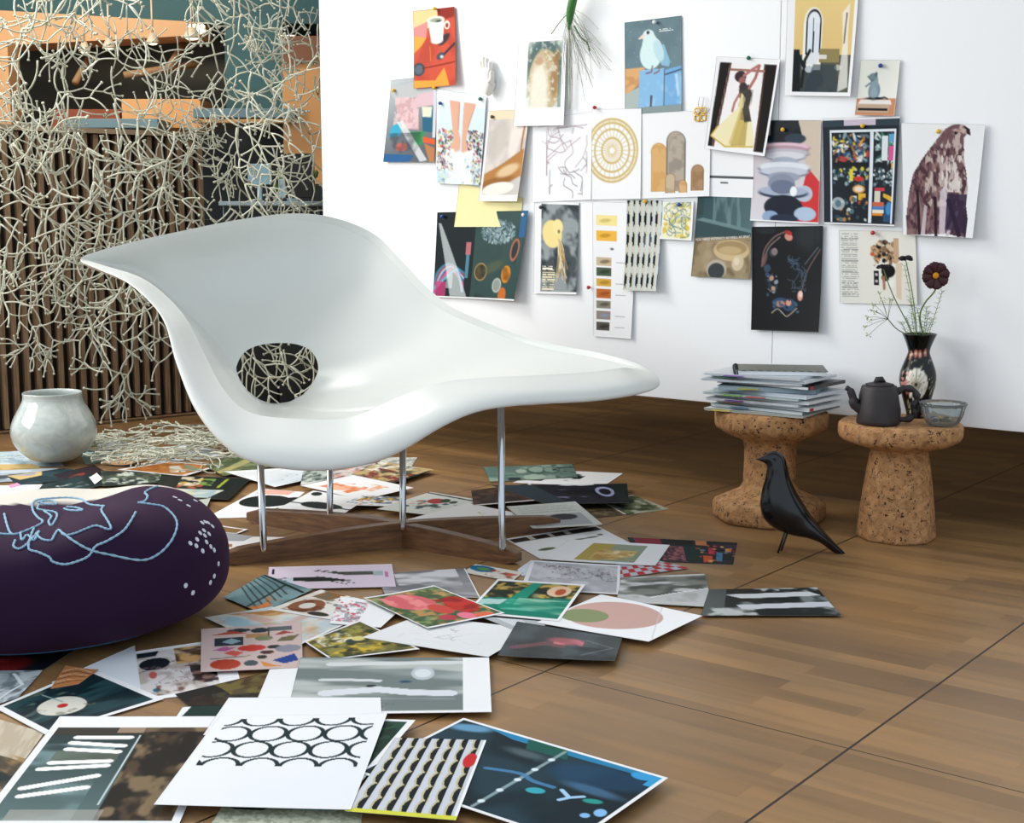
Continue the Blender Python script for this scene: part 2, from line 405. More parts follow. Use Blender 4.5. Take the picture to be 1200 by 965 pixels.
for k in range(60):
    v_ = Vector((R.gauss(0, .05), R.gauss(.03, .02), .13+R.gauss(0, .035))); r_ = bmesh.ops.create_icosphere(bm, subdivisions=1, radius=R.uniform(.014, .026))['verts']; bmesh.ops.scale(bm, vec=(1.4, .5, .8), verts=r_); bmesh.ops.rotate(bm, cent=(0, 0, 0), matrix=Matrix.Rotation(R.uniform(0, 3), 3, 'Y'), verts=r_); bmesh.ops.translate(bm, vec=p_+v_, verts=r_)
f_ = frombm('foliage', bm, mq('plant green', '5c7a3a', .6), t); f_['kind'] = 'stuff'
lathe('pot', [(.001, 0), (.035, 0), (.048, .07), (.04, .07), (.001, .06)], tuple(p_), mq('desk white', 'a8c0cc'), t, 20)
monitor(290, 318, 192, 216, 'light blue monitor on the left of the far desk'); monitor(326, 362, 210, 232, 'light blue monitor on the right of the far desk')
lm = mat('lamp glow', 'fff0c8'); n, l, b = nodes(lm); b.inputs['Emission Color'].default_value = hexc('fff0c8'); b.inputs['Emission Strength'].default_value = 2.2
def lamp(px, py, r, label, D=8.3):
    p = PD(px, py, D); t = empty('spot_lamp', p, label, 'lamp', 'spot lamps of the far room')
    lathe('lamp_shade', [(r*.5, .05), (r*1.1, 0), (r*1.15, -.012), (r, -.006), (r*.5, .04)], (p.x, p.y, p.z), mq('lamp metal', 'c8b8a0', .4), t, 20)
    lathe('bulb', [(.002, -.02), (r*.6, -.016), (r*.9, -.004), (r*.6, .02), (.002, .03)], (p.x, p.y, p.z), lm, t, 16)
    tube('stem', [(p.x, p.y, p.z+.04), (p.x, p.y, p.z+.25)], .006, mq('lamp metal', 'c8b8a0', .4), t)
for (x, y, r_, la) in ((99, 59, .03, 'leftmost of the small glowing spot lamps under the soffit'), (128, 55, .035, 'small glowing spot lamp, second from the left'), (179, 49, .035, 'small glowing spot lamp, third from the left'), (225, 43, .045, 'glowing spot lamp nearest the end of the tan soffit')):
    lamp(x, y, r_, la, 8.0 if x == 225 else 8.3)
def glowbox(x0, x1, y0, y1, label):
    o = pbox('floating_light_panel', x0, x1, y0, y1, 8.25, .06, lm); tag(o, label, 'lamp'); center(o)  # assumed glowing panel for a bright yellow spot; floats free, no ceiling mount
glowbox(219, 238, 28, 38, 'yellow lit light panel floating at the tip of the tan soffit'); glowbox(328, 345, 41, 48, 'small yellow lit panel floating above the orange cupboard')
# diagonal beams
for (x0, y0, x1, y1, la) in ((196, 82, 216, 50, 'slim tan diagonal strut under the largest spot lamp'), (88, 97, 106, 65, 'slim tan diagonal strut under the leftmost spot lamp'), (145, 88, 235, 74, 'long slim tan rail in front of the olive wall')):
    o = tube('roof_strut', [PD(x0, y0, 8.7), PD(x1, y1, 8.9)], .022, mq('tan dark', 'a8835c')); tag(o, la, 'beam'); center(o)
# ------------------------------------------------------------------ hanging branch curtain
M_ALG = mat('milky moulded plastic', 'c4c6b4', .5); M_ALG.node_tree.nodes['Principled BSDF'].inputs['Subsurface Weight'].default_value = 0
def branch_mesh(seed, flat=True):
    R = random.Random(seed); V = []; Fc = []
    def grow(p, an, L, r, dep, dz):
        pts = []; a = an; q = np.array(p); bend = R.uniform(-1.9, 1.9)
        for i in range(6):
            pts.append(tuple(q)); a += bend*.11 + R.uniform(-.06, .06)
            q = q + np.array([math.sin(a)*L/5, R.uniform(-.3, .3)*L/5*1.0, -math.cos(a)*L/5])
        tip = dep <= 0
        rads = [r*(1-.12*i/5) for i in range(6)]
        tube_data(pts, rads, 5, V, Fc)
        e = Vector(pts[-1])
        if tip:
            dd = (Vector(pts[-1]) - Vector(pts[-2])).normalized()
            tube_data([e - dd*.003, e, e + dd*.004], [r*1.1, r*1.75, r*1.4], 6, V, Fc); return
        nb_ = 2 if R.random() < .75 else 3
        s0 = R.choice((-1, 1)); 
        for i in range(nb_):
            sp = (-.7, .6, 0.05)[i]*s0*R.uniform(.6, 1.35)
            grow(pts[-1], a + sp, L*R.uniform(.72, 1.02), r*.94, dep-1 if R.random() < .85 else dep-2, dz)
    grow((0, 0, 0), R.uniform(-.25, .25), .105,   .0037, 3 if seed % 3 else 4, 0)
    me = bpy.data.meshes.new('branch_element'); me.from_pydata([tuple(v) for v in V], [], Fc); me.update()
    me.polygons.foreach_set('use_smooth', [True]*len(me.polygons)); me.materials.append(M_ALG); return me
BM = [branch_mesh(100+i) for i in range(7)]
curt = empty('branch_curtain', PD(180, 255, 5.12), 'hanging curtain of linked whitish branching plastic twigs, trailing onto the floor', 'curtain')
curt.location.z = 0
def cplane(px, py, off=0):
    a = PD(-30, 255, 4.98); c = PD(378, 255, 5.3); dd = (c-a); dd.z = 0; nn_ = Vector((dd.y, -dd.x, 0)).normalized()
    r_ = ray(px, py); t_ = (a + nn_*off - CAM).dot(nn_) / r_.dot(nn_); return CAM + r_*t_
R = random.Random(5); spots = []
cang = math.atan2(.32, 1.3)
for row in range(-1, 13):
    y = -45 + row*42
    for k in range(14):
        x = -30 + k*32 + R.uniform(-14, 14) + (row % 2)*15; yy = y + R.uniform(-16, 16)
        if x > 384: continue
        if yy > ((350 if x < 120 else 395) if x < 245 else 455): continue
        # sparser at the upper right, thick at left
        dens = .88 if x < 210 else .84
        if yy < 120: dens = .7
        if 60 < x < 250 and 20 < yy < 110: dens = .55
        if R.random() > dens: continue
        spots.append((x, yy, R.uniform(-.07, .07)))
R.shuffle(spots); rest = []
for i, (x, y, of) in enumerate(spots):
    p = cplane(x, y, of); an = R.uniform(-.55, .55); sc = R.uniform(.8, 1.15); me = R.choice(BM)
    M = Matrix.Translation(p) @ Matrix.Rotation(cang, 4, 'Z') @ Matrix.Rotation(an, 4, 'Y') @ Matrix.Rotation(R.choice((0, math.pi))+R.uniform(-.4, .4), 4, 'Z') @ Matrix.Scale(sc, 4)
    if i < 88:
        o = bpy.data.objects.new('branch_element', me); C.objects.link(o); o.parent = curt
        o.matrix_local = Matrix.Translation(-curt.location) @ M
    else: rest.append((me, M))
# the trailing end heaped on the floor
for i in range(34):
    px = R.uniform(165, 262); py = R.uniform(504, 536)
    p = PF(px, py, R.uniform(.02, .07) + max(0, (px-190)/80)*R.uniform(0, .14)); me = R.choice(BM)
    M = Matrix.Translation(p) @ Matrix.Rotation(R.uniform(0, 6.28), 4, 'Z') @ Matrix.Rotation(R.uniform(1.42, 1.58), 4, 'Y') @ Matrix.Rotation(math.pi/2+R.uniform(-.15, .15), 4, 'Z') @ Matrix.Scale(.8, 4)
    if i < 10:
        o = bpy.data.objects.new('branch_element', me); C.objects.link(o); o.parent = curt; o.matrix_local = Matrix.Translation(-curt.location) @ M
    else: rest.append((me, M))
bm = bmesh.new()
for me, M in rest:
    k0 = len(bm.verts); bm.from_mesh(me); bm.verts.ensure_lookup_table(); bmesh.ops.transform(bm, matrix=M, verts=bm.verts[k0:])
me = bpy.data.meshes.new('branch_tangle'); bm.to_mesh(me); bm.free(); me.polygons.foreach_set('use_smooth', [True]*len(me.polygons)); me.materials.clear(); me.materials.append(M_ALG)
o = bpy.data.objects.new('branch_tangle', me); C.objects.link(o); o.parent = curt; o.matrix_parent_inverse = Matrix.Translation(-curt.location); o['kind'] = 'stuff'
# ------------------------------------------------------------------ lounge chair
M_SHELL = mat('white fibreglass', 'dfe2de', .30); M_SHELL.node_tree.nodes['Principled BSDF'].inputs['Specular IOR Level'].default_value = .35
# station: rim (px,py,D), crest, basin, mid, hole
ST = [
 ((94,303,3.74), (104,302,3.77), (170,322,3.96), (225,370,4.02), (277,417,3.97)),
 ((146,286,3.84), (150,290,3.86), (196,318,4.00), (240,362,4.05), (282,411,3.98)),
 ((212,271,3.97), (215,276,3.98), (240,308,4.09), (264,355,4.09), (291,405,4.00)),
 ((280,257.5,4.07), (282,264,4.08), (290,300,4.14), (298,350,4.12), (304,401,4.01)),
 ((345,250,4.13), (345,258,4.14), (342,300,4.17), (336,352,4.12), (322,399,4.02)),
 ((395,256,4.17), (392,264,4.18), (383,308,4.17), (365,358,4.11), (340,399.5,4.02)),
 ((440,275,4.16), (434,283,4.17), (416,325,4.14), (388,368,4.08), (354,402.5,4.01)),
 ((473,308,4.10), (467,316,4.11), (440,350,4.08), (404,382,4.04), (366,409,4.00)),
 ((513,348,4.02), (507,356,4.03), (468,380,4.01), (420,402,3.99), (374,420,3.98)),
 ((553,371,3.94), (549,378,3.95), (500,402,3.94), (438,421,3.94), (377,432,3.96)),
 ((629,399,3.81), (625,406,3.81), (550,419,3.83), (462,436,3.87), (375.5,442,3.94)),
 ((700,413,3.69), (694,419,3.69), (600,429,3.73), (480,447,3.80), (371,452,3.93)),
 ((752,428,3.59), (738,429,3.60), (632,434,3.66), (478,456,3.75), (363,462,3.92)),
 ((774,447,3.50), (742,433,3.57), (630,439,3.61), (470,465,3.71), (354,467.5,3.91)),
 ((758,460,3.44), (728,432,3.51), (610,444,3.58), (452,473,3.68), (345,472,3.91)),
 ((700,470,3.38), (690,437,3.48), (585,450,3.57), (434,480,3.68), (335,474,3.91)),
 ((620,474.5,3.33), (629,440.5,3.44), (548,456,3.57), (412,487,3.70), (326,475,3.91)),
 ((563,482,3.30), (563,444,3.41), (512,463,3.58), (390,490,3.72), (317,474.5,3.91)),
 ((519,500,3.28), (518,449,3.39), (475,474,3.60), (370,492,3.74), (311,473,3.91)),
 ((463,532,3.27), (470,465,3.38), (440,487,3.62), (354,492,3.76), (305,471,3.91)),
 ((411,548,3.27), (411,490,3.38), (396,499,3.64), (339,491,3.78), (299,468,3.91)),
 ((345,550.5,3.27), (345,491.5,3.38), (344,499,3.64), (318,489,3.79), (294,464,3.91)),
 ((279,535,3.29), (292,484,3.40), (301,490,3.64), (300,481,3.80), (289,460,3.91)),
 ((232,487,3.35), (262,457,3.45), (274,464,3.66), (282,465,3.81), (284,454,3.91)),
 ((206,425.6,3.44), (242,420,3.53), (256,434,3.70), (268,447,3.82), (279.5,447,3.92)),
 ((190,373,3.53), (215,369,3.62), (238,398,3.78), (259,425,3.87), (276,439,3.93)),
 ((153,334,3.62), (172,329,3.70), (212,363,3.87), (248,401,3.94), (274,431,3.94)),
 ((115,315.5,3.70), (124,312,3.75), (188,340,3.93), (236,384,3.99), (275,424,3.96)),
]
for i_, k_ in ((12, .02), (13, .05), (14, .08), (15, .10), (16, .11), (17, .11), (18, .10), (19, .09), (20, .09), (21, .09), (22, .09), (23, .08), (24, .06), (25, .04), (26, .02)):
    r_, c_ = ST[i_][0], ST[i_][1]; ST[i_] = ((r_[0], r_[1], r_[2]-k_), (c_[0], c_[1], c_[2]-k_*.8)) + ST[i_][2:]
for i_, (bx, by, bd) in {16: (566, 452, 3.52), 17: (530, 462, 3.48), 18: (492, 472, 3.46), 19: (452, 485, 3.44), 20: (401, 504, 3.44), 21: (346, 507, 3.44), 22: (297, 499, 3.47), 23: (267, 467, 3.56), 24: (247, 428, 3.63), 25: (222, 379, 3.72), 26: (186, 341, 3.78)}.items():
    s5 = list(ST[i_]); s5[2] = (bx, by, bd); ST[i_] = tuple(s5)
for i_, (mx, my, md) in {18: (400, 484, 3.74), 19: (362, 488, 3.76), 20: (340, 489, 3.78), 21: (319, 488, 3.78), 22: (298, 478, 3.78), 23: (278, 458, 3.80), 24: (266, 436, 3.84)}.items():
    s5 = list(ST[i_]); s5[3] = (mx, my, md); ST[i_] = tuple(s5)
NS = len(ST); TH = .022
ringsF = [[PD(*s[k]) for s in ST] for k in (4, 3, 2, 1, 0)]       # hole, mid, basin, crest, rim
cen = PD(430, 420, 3.85)
def offs(P_, t, zz):  # away from the sitter: back and down
    return P_ + Vector((0, t, zz))
lowidx = {i: 1.0 for i in range(14, 25)}; lowidx.update({13: .6, 25: .7, 26: .4, 12: .2, 27: .2})
back = []
rim = ringsF[4]; crest = ringsF[3]; bas = ringsF[2]; mid_ = ringsF[1]; hole = ringsF[0]
r1 = []; r2 = []; r3 = []; r4 = []
for i in range(NS):
    w = lowidx.get(i, 0)
    inn = (bas[i] - rim[i]); inn.z = 0; inn = inn.normalized() if inn.length > 1e-6 else Vector((0, 1, 0))
    # under the rim: lower stations roll in beneath, upper ones turn back over the rim
    up = rim[i] + Vector((0, .022, -.012)) + (cen - rim[i]).normalized()*.010
    lo = rim[i] + inn*.05 + Vector((0, .01, -.004 if w else 0))
    r1.append(up*(1-w) + lo*w)
    tgt = offs(bas[i], .035*(1-w)+.02, -.015-.03*w)
    r2.append(r1[i]*.55 + offs(crest[i]*.5 + tgt*.5, .02, -.02*(1-w))*.45 if w < .3 else r1[i]*.5 + tgt*.5 + Vector((0, 0, -.012*w)))
    r3.append(tgt)
    r4.append(offs(mid_[i], .03, -.012-.012*w))
rh = [offs(p, .026, 0) + (p - PD(326, 436, 3.95)).normalized()*.004 for p in hole]
hr = [p + Vector((0, .012, 0)) - (p - PD(326, 436, 3.95)).normalized()*.003 for p in hole]
RR = [hr, hole, mid_, bas, crest, rim, r1, r2, r3, r4, rh]
def midring(a, b_, t=.5, push=None):
    return [x*(1-t) + y*t for x, y in zip(a, b_)]
# rim bulge: between crest and rim the front lip is rounded outward
lip = []
for i in range(NS):
    w = lowidx.get(i, 0); m_ = crest[i]*.42 + rim[i]*.58
    out = Vector((0, -1, .1)) if True else None
    lip.append(m_ + Vector((0, -.034, .006))*w)
crest2 = [crest[i]*.80 + bas[i]*.20 + Vector((0, 0, -.010*lowidx.get(i, 0))) for i in range(NS)]
crest0 = [crest[i]*.90 + lip[i]*.10 + Vector((0, -.004, .001))*lowidx.get(i, 0) for i in range(NS)]
RR = [hr, hole, mid_, bas, crest2, crest, crest0, lip, rim, r1, r2, r3, r4, rh]
US = 5; VS = 4
G = []
for ring in RR: G.append(crom([tuple(p) for p in ring], US, True))
G = np.array(G)                                  # rings x (NS*US) x 3
cols_ = [crom([tuple(G[j][i]) for j in range(len(RR))], VS, True) for i in range(G.shape[1])]
grid = np.array(cols_)                           # stations x v x 3
nu, nv = grid.shape[:2]
# smooth around to even out hand placed depths
for _ in range(3):
    g2 = grid.copy(); g2 = .5*grid + .25*(np.roll(grid, 1, 0)+np.roll(grid, -1, 0)); k = g2 - grid; k[:, :, 0] *= .0; k[:, :, 2] *= 0; grid = grid + k
    g2 = .6*grid + .2*(np.roll(grid, 1, 1)+np.roll(grid, -1, 1)); grid[:, VS*2:VS*4-1] = g2[:, VS*2:VS*4-1]
V = grid.reshape(-1, 3)
Fc = [(i*nv+j, i*nv+(j+1) % nv, ((i+1) % nu)*nv+(j+1) % nv, ((i+1) % nu)*nv+j) for i in range(nu) for j in range(nv)]
chair = empty('lounge_chair', PD(440, 640, 3.57), 'white sculptural moulded lounge chair with a round hole in its back', 'lounge chair'); chair.location.z = 0
shell = build('shell', V, Fc, M_SHELL, chair)
bm = bmesh.new(); bm.from_mesh(shell.data); bmesh.ops.recalc_face_normals(bm, faces=bm.faces); bm.to_mesh(shell.data); 
tree = BVHTree.FromBMesh(bm); bm.free(); shell.data.polygons.foreach_set('use_smooth', [True]*len(shell.data.polygons))
sub = shell.modifiers.new('sub', 'SUBSURF'); sub.levels = 1; sub.render_levels = 1
# wooden cross
M_OAK = mat('oak beam', '7a5230', .45); n, l, b = nodes(M_OAK)
tc = n.new('ShaderNodeTexCoord'); nn = n.new('ShaderNodeTexNoise'); nn.inputs['Detail'].default_value = 6; nn.inputs['Scale'].default_value = 60
mp = n.new('ShaderNodeMapping'); mp.inputs['Scale'].default_value = (.25, .25, 2)
l.new(tc.outputs['Object'], mp.inputs[0]); l.new(mp.outputs[0], nn.inputs['Vector']); l.new(ramp(nn.outputs['Fac'], [(.3, '523620'), (.55, '6e4a2c'), (.8, '84603a')]), b.inputs['Base Color'])
def beam(pa, pb, hc=.066, he=.038, th=.034):
    a = Vector((pa[0], pa[1], 0)); c = Vector((pb[0], pb[1], 0)); d_ = (c-a).normalized(); s = Vector((d_.y, -d_.x, 0)); Lb = (c-a).length
    V = []; N = 24; Fc = []
    for i in range(N+1):
        t_ = i/N; q = 2*abs(t_-.5); hgt = he + (hc-he)*(1-q**1.6); ee = min(t_, 1-t_)*Lb
        rd = .008*max(0, 1-ee/.012)
        p = a + (c-a)*t_
        for (sx, z) in ((-1, .0+rd), (-1, hgt-.003-rd), (-.85, hgt-rd), (.85, hgt-rd), (1, hgt-.003-rd), (1, .0+rd)): V.append(p + s*sx*(th/2-rd*.4) + Vector((0, 0, z)))
        if i:
            for k in range(6):
                k2 = (k+1) % 6; b0 = i*6; Fc.append((b0-6+k, b0-6+k2, b0+k2, b0+k))
    Fc.append((5, 4, 3, 2, 1, 0)); Fc.append(tuple(range(N*6, N*6+6)))
    return build('base_beam', V, Fc, M_OAK, chair, smooth=False)
FL = PF(262, 663); BR = PF(654, 621); FR = PF(608, 662); BL = PF(293, 612)
FL.z = BR.z = FR.z = BL.z = 0
beam(FL, BR); beam(FR, BL)
M_CHR = mat('polished steel rod', 'c8ccd0', .16, 1.0)
def rod(px, py, zbase):
    p = PF(px, py, zbase); return p
def rodup(pbot, ptop_px):
    top = None
    hit = tree.ray_cast(pbot + Vector((0, 0, .05)), Vector((0, 0, 1)))
    z = hit[0].z if hit[0] is not None else .3
    tp = PD(ptop_px, 500, pbot.y); p1 = Vector((tp.x, pbot.y, 0)); 
    h2 = tree.ray_cast(Vector((p1.x, p1.y, .06)), Vector((0, 0, 1)))
    if h2[0] is not None: z = h2[0].z
    e = Vector((p1.x, p1.y, z+.008)); print('rod', px_dbg, z)
    V, Fc = tube_data([pbot - Vector((0, 0, .01)), pbot, e], [.0085, .0085, .0085], 20)
    o = build('rod', V, Fc, M_CHR, chair)
    return o
for (x, y, zb_, xt) in ((309, 642, .048, 304), (386.5, 605, .054, 387), (472, 617, .066, 472), (588.5, 641, .048, 587)):
    px_dbg = x; rodup(PF(x, y, zb_), xt)
# ------------------------------------------------------------------ cork stools
M_CORK = mat('cork', 'b08058', .8); n, l, b = nodes(M_CORK)
tc = n.new('ShaderNodeTexCoord'); vo = n.new('ShaderNodeTexVoronoi'); vo.inputs['Scale'].default_value = 75; l.new(tc.outputs['Object'], vo.inputs['Vector'])
n1 = n.new('ShaderNodeTexNoise'); n1.inputs['Scale'].default_value = 55; n1.inputs['Detail'].default_value = 6; l.new(tc.outputs['Object'], n1.inputs['Vector'])
n2 = n.new('ShaderNodeTexNoise'); n2.inputs['Scale'].default_value = 90; n2.inputs['Detail'].default_value = 2; n2.inputs['Distortion'].default_value = 1.5; l.new(tc.outputs['Object'], n2.inputs['Vector'])
cc = ramp(vo.outputs['Color'], [(0, '8a5f3c'), (.5, 'b58555'), (1, 'd0a272')])
cc = mixc(.45, cc, ramp(n1.outputs['Fac'], [(.3, '7a5234'), (.6, 'c2925f')]))
cc = mixc(ramp(n2.outputs['Fac'], [(.60, '000000'), (.66, 'ffffff')]), cc, '2a1a12'); l.new(cc, b.inputs['Base Color'])
bp = n.new('ShaderNodeBump'); bp.inputs['Strength'].default_value = .5; bp.inputs['Distance'].default_value = .002; bp.invert = True
l.new(n2.outputs['Fac'], bp.inputs['Height']); l.new(bp.outputs[0], b.inputs['Normal'])
def octa(amount, ph=0.2):
    def f(a, z):
        q = ((a+ph) % (math.pi/4)) - math.pi/8; o_ = math.cos(math.pi/8)*1.03/math.cos(q)
        am = amount(z); return 1*(1-am) + min(o_, 1.02)*am
    return f
def solid(name, prof, c, label, rf):
    o = lathe(name, prof, (0, 0, 0), M_CORK, None, 96, rf); o.location = c; return tag(o, label, 'stool', 'cork stools')
SL = Vector((PD(903.5, 500, 3.81).x, 3.81, 0)); SR = Vector((PD(1055, 500, 3.58).x, 3.58, 0))
o = solid('cork_stool', [(0.001, 0), (.145, 0), (.153, .006), (.156, .014), (.156, .046), (.151, .056), (.105, .077), (.082, .088), (.074, .105), (.0725, .16), (.0725, .205), (.076, .222), (.092, .235), (.128, .246), (.152, .262), (.157, .272), (.158, .300), (.155, .309), (.148, .313), (0.001, .313)], SL,
  'spool shaped cork stool carrying the stack of magazines', octa(lambda z: .75 if z < .1 or (.23 < z < .265) else .25))
o.data.shade_auto_smooth if False else None
o = solid('cork_stool', [(0.001, 0), (.098, 0), (.1015, .004), (.102, .01), (.096, .08), (.088, .15), (.080, .205), (.074, .236), (.080, .243), (.112, .252), (.145, .262), (.157, .272), (.1605, .282), (.161, .300), (.159, .309), (.152, .314), (0.001, .314)], SR,
  'mushroom shaped cork stool with teapot, vase and glass bowl on top', octa(lambda z: .9*max(0, 1-z/.19) if z < .2 else (.6 if .245 < z < .27 else .15)))
# ------------------------------------------------------------------ black bird
M_BLK = mat('black lacquer', '05080d', .2)
secs = [((886,538.3),(886,538.9),.6),((893,535.5),(892,541),.8),((900,531),(898,544.5),.8),((909,528.7),(899,549),.8),((918,534),(898.5,553),.9),((922,544),(897,562),.9),((926,561),(893,576),.9),((934,578),(891,593),.9),((944,594),(895,608),.86),((952,606),(907,619),.82),((962,618),(925,626.5),.85),((972,629.5),(944,630),.85),((981,639),(961,636.5),.75),((988,646),(974,646),.7),((993,651.5),(988,654.5),.6)]
BD = 3.40; bird = empty('carved_bird', PD(925, 655, BD), 'glossy black carved bird standing on wire legs before the spool stool', 'bird figure'); bird.location.z = 0
A_ = crom([s[0]+s[1]+(s[2],) for s in secs], 5); V = []; Fc = []; sg = 28
ph = Vector((0.0, .0, 0))
for i, s in enumerate(A_):
    a = PD(s[0], s[1], BD); c = PD(s[2], s[3], BD); m_ = (a+c)/2; h_ = (a-c)/2; w_ = h_.length*s[4]
    for k in range(sg):
        an = 2*math.pi*k/sg; V.append(m_ + h_*math.cos(an) + Vector((0, 1, 0))*w_*math.sin(an))
    if i:
        for k in range(sg):
            k2 = (k+1) % sg; b0 = i*sg; Fc.append((b0-sg+k, b0-sg+k2, b0+k2, b0+k))
Fc.append(tuple(range(sg-1, -1, -1))); Fc.append(tuple(range(len(V)-sg, len(V))))
zmin = min(v.z for v in V); print('bird zmin', zmin)
build('body', V, Fc, M_BLK, bird)
for (x0, y0, x1, y1, dy) in ((921, 620, 911.5, 656, -.02), (924, 621, 915, 660, .02)):
    a = PD(x0, y0, BD+dy); c = PD(x1, y1, BD+dy*.5); c.z = .003
    tube('leg', [a, (c.x, c.y, .004)], .0028, mat('black wire', '101820', .3), bird)
e = PD(907, 537.5, BD-.034); lathe('eye', [(.0005, -.003), (.003, -.002), (.004, 0), (.003, .002), (.0005, .003)], tuple(e), mat('black eye', '020202', .1), bird, 12)
# ------------------------------------------------------------------ things on the mushroom stool
M_TEA = mat('dark clay', '2d282b', .5); n, l, b = nodes(M_TEA)
nn = n.new('ShaderNodeTexNoise'); nn.inputs['Scale'].default_value = 60; bp = n.new('ShaderNodeBump'); bp.inputs['Strength'].default_value = .35; bp.inputs['Distance'].default_value = .003
l.new(nn.outputs['Fac'], bp.inputs['Height']); l.new(bp.outputs[0], b.inputs['Normal'])
ZT = .3145
TP = PD(1029, 500, 3.53); TP.z = ZT; pot = empty('teapot', TP, 'dark brown clay teapot with a branch shaped handle on the mushroom stool', 'teapot')
lathe('body', [(.001, 0), (.050, 0), (.055, .003), (.056, .012), (.054, .04), (.050, .075), (.046, .096), (.044, .101), (.036, .102), (.001, .102)], TP, M_TEA, pot, 40, lambda a, z: 1+.03*math.sin(3*a+z*60)+.015*math.sin(7*a-z*90))
lid = lathe('lid', [(.001, .100), (.036, .101), (.036, .106), (.02, .110), (.001, .111)], TP, M_TEA, pot, 30)
tube('lid_knob', [TP+Vector((-.012, 0, .108)), TP+Vector((-.006, 0, .117)), TP+Vector((.004, 0, .118)), TP+Vector((.014, 0, .110))], [.006, .009, .008, .003], M_TEA, lid)
tube('spout', crom([TP+Vector((-.042, 0, .040)), TP+Vector((-.062, 0, .050)), TP+Vector((-.068, 0, .068)), TP+Vector((-.076, 0, .088)), TP+Vector((-.087, 0, .096))], 4), [.015]*3+[.013]*5+[.010]*5+[.007]*4, M_TEA, pot, 12)
hp = crom([TP+Vector((.044, 0, .084)), TP+Vector((.066, 0, .094)), TP+Vector((.090, 0, .088)), TP+Vector((.098, 0, .066)), TP+Vector((.090, 0, .046)), TP+Vector((.094, 0, .028)), TP+Vector((.080, 0, .014)), TP+Vector((.052, 0, .012))], 5)
tube('handle', hp, [.0085+.0018*math.sin(i*1.1) for i in range(len(hp))], M_TEA, pot, 10)
for (dx, dz) in ((.058, .102), (.100, .080), (.103, .050)): tube('twig_stub', [TP+Vector((dx, 0, dz-.012)), TP+Vector((dx+.006, 0, dz))], [.006, .0035], M_TEA, pot)
# vase
VP = PD(1073.5, 491, 3.655); VP.z = ZT
M_VASE = print_mat('painted black glaze', .12, .3)
vcv = Cv(220, 160, .8, '07090b')
vcv.ell(.69, .58, .10, .175, 'e8e2d0'); 
for k in range(14):
    a = k*6.283/14; vcv.ell(.69+.085*math.cos(a), .58+.155*math.sin(a), .022, .046, 'f0ecdc', 0)
for k in range(14):
    a = (k+.5)*6.283/14; vcv.line([(.69+.03*math.cos(a), .58+.05*math.sin(a)), (.69+.09*math.cos(a), .58+.16*math.sin(a))], .001, '5a564c', .8)
vcv.ell(.69, .58, .036, .05, 'b8b09a'); vcv.ell(.69, .58, .014, .02, '2a2a2a')
for (x, y) in ((.66, .22), (.72, .23), (.80, .21), (.58, .24)): vcv.ell(x, y, .03, .05, 'b06a5a'); vcv.ell(x, y, .012, .02, 'e0c8a8')
vcv.blobs(14, (.50, .42, .61, .72), (.012, .026), ['c98a80', 'd8b0a0', '9a5a50'], 3)
vcv.blobs(16, (.55, .80, .95, .98), (.01, .025), ['d8d0b8', 'b06a5a', '50604a'], 4)
vcv.blobs(8, (.84, .44, .95, .75), (.008, .018), ['c8b890', '8a8a60'], 6)
vcv.scrib(16, (.50, .30, .96, .95), .002, 'c8c0a0', 5, .9, .12)
vc = vcv.cols().reshape(160, 220, 4)
vase = empty('flower_vase', VP, 'black hand painted vase with a white daisy pattern behind the teapot', 'vase')
vprof = [(.001, 0), (.024, 0), (.0275, .003), (.027, .012), (.032, .03), (.041, .062), (.0475, .092), (.0485, .108), (.0455, .128), (.037, .152), (.030, .170), (.0285, .180), (.032, .194), (.039, .212), (.0455, .226), (.0435, .2265), (.037, .211), (.029, .192), (.026, .180), (.03, .16), (.03, .05), (.001, .05)]
vp2 = crom(vprof[:15], 4) + [np.array(p) for p in vprof[15:]]
def vcol(a, z, t):
    i = int(min(159, max(0, (1-z/.226)*159))); j = int((a/(2*math.pi)) % 1*219); return vc[i][j]
lathe('body', [tuple(p) for p in vp2], VP, M_VASE, vase, 110, None, vcol)
M_STEM = mat('flower stem', '5f7a3c', .5); M_LEAF = mat('fine leaf', '6f8f4a', .5)
def stem(name, pts, r, parent, m=M_STEM):
    P_ = crom([tuple(p) for p in pts], 5); return tube(name, P_, r, m, parent, 6)
vt = lambda dx, dy: VP + Vector((dx, dy, .20))
VD = 3.655
# dark red cosmos
T = PD(1095.5, 323, VD-.01); fl = empty('cosmos_flower', vt(.012, 0), 'dark maroon cosmos flower with a yellow eye in the vase', 'flower')
stem('stem', [vt(.006, 0)-Vector((0, 0, .12)), vt(.012, 0), PD(1078, 372, VD), PD(1084, 355, VD), PD(1096, 340, VD), T+Vector((0, .012, -.008))], .0022, fl)
M_MAR = mat('maroon petal', '3a0a14', .55); V = []; Fc = []
for k in range(8):
    a = k*math.pi/4+.2; L_ = .034; b0 = len(V)
    rows = 7
    for i in range(rows):
        t_ = i/(rows-1); w_ = [.002, .005, .008, .0105, .0125, .0125, .009][i]; rr_ = .004+L_*t_
        for j in range(5):
            s = (j-2)/2; sw = rr_ - (0.003*abs(math.sin(s*4.5)) if i == rows-1 else 0)
            V.append(T + Vector((math.cos(a)*sw - math.sin(a)*s*w_, -.004 - .006*math.sin(t_*2)+.003*s*s, math.sin(a)*sw + math.cos(a)*s*w_)))
        if i:
            for j in range(4): q = b0+i*5+j; Fc.append((q-5, q-4, q+1, q))
o = build('petals', V, Fc, M_MAR, fl); sm_ = o.modifiers.new('s', 'SOLIDIFY'); sm_.thickness = .0008
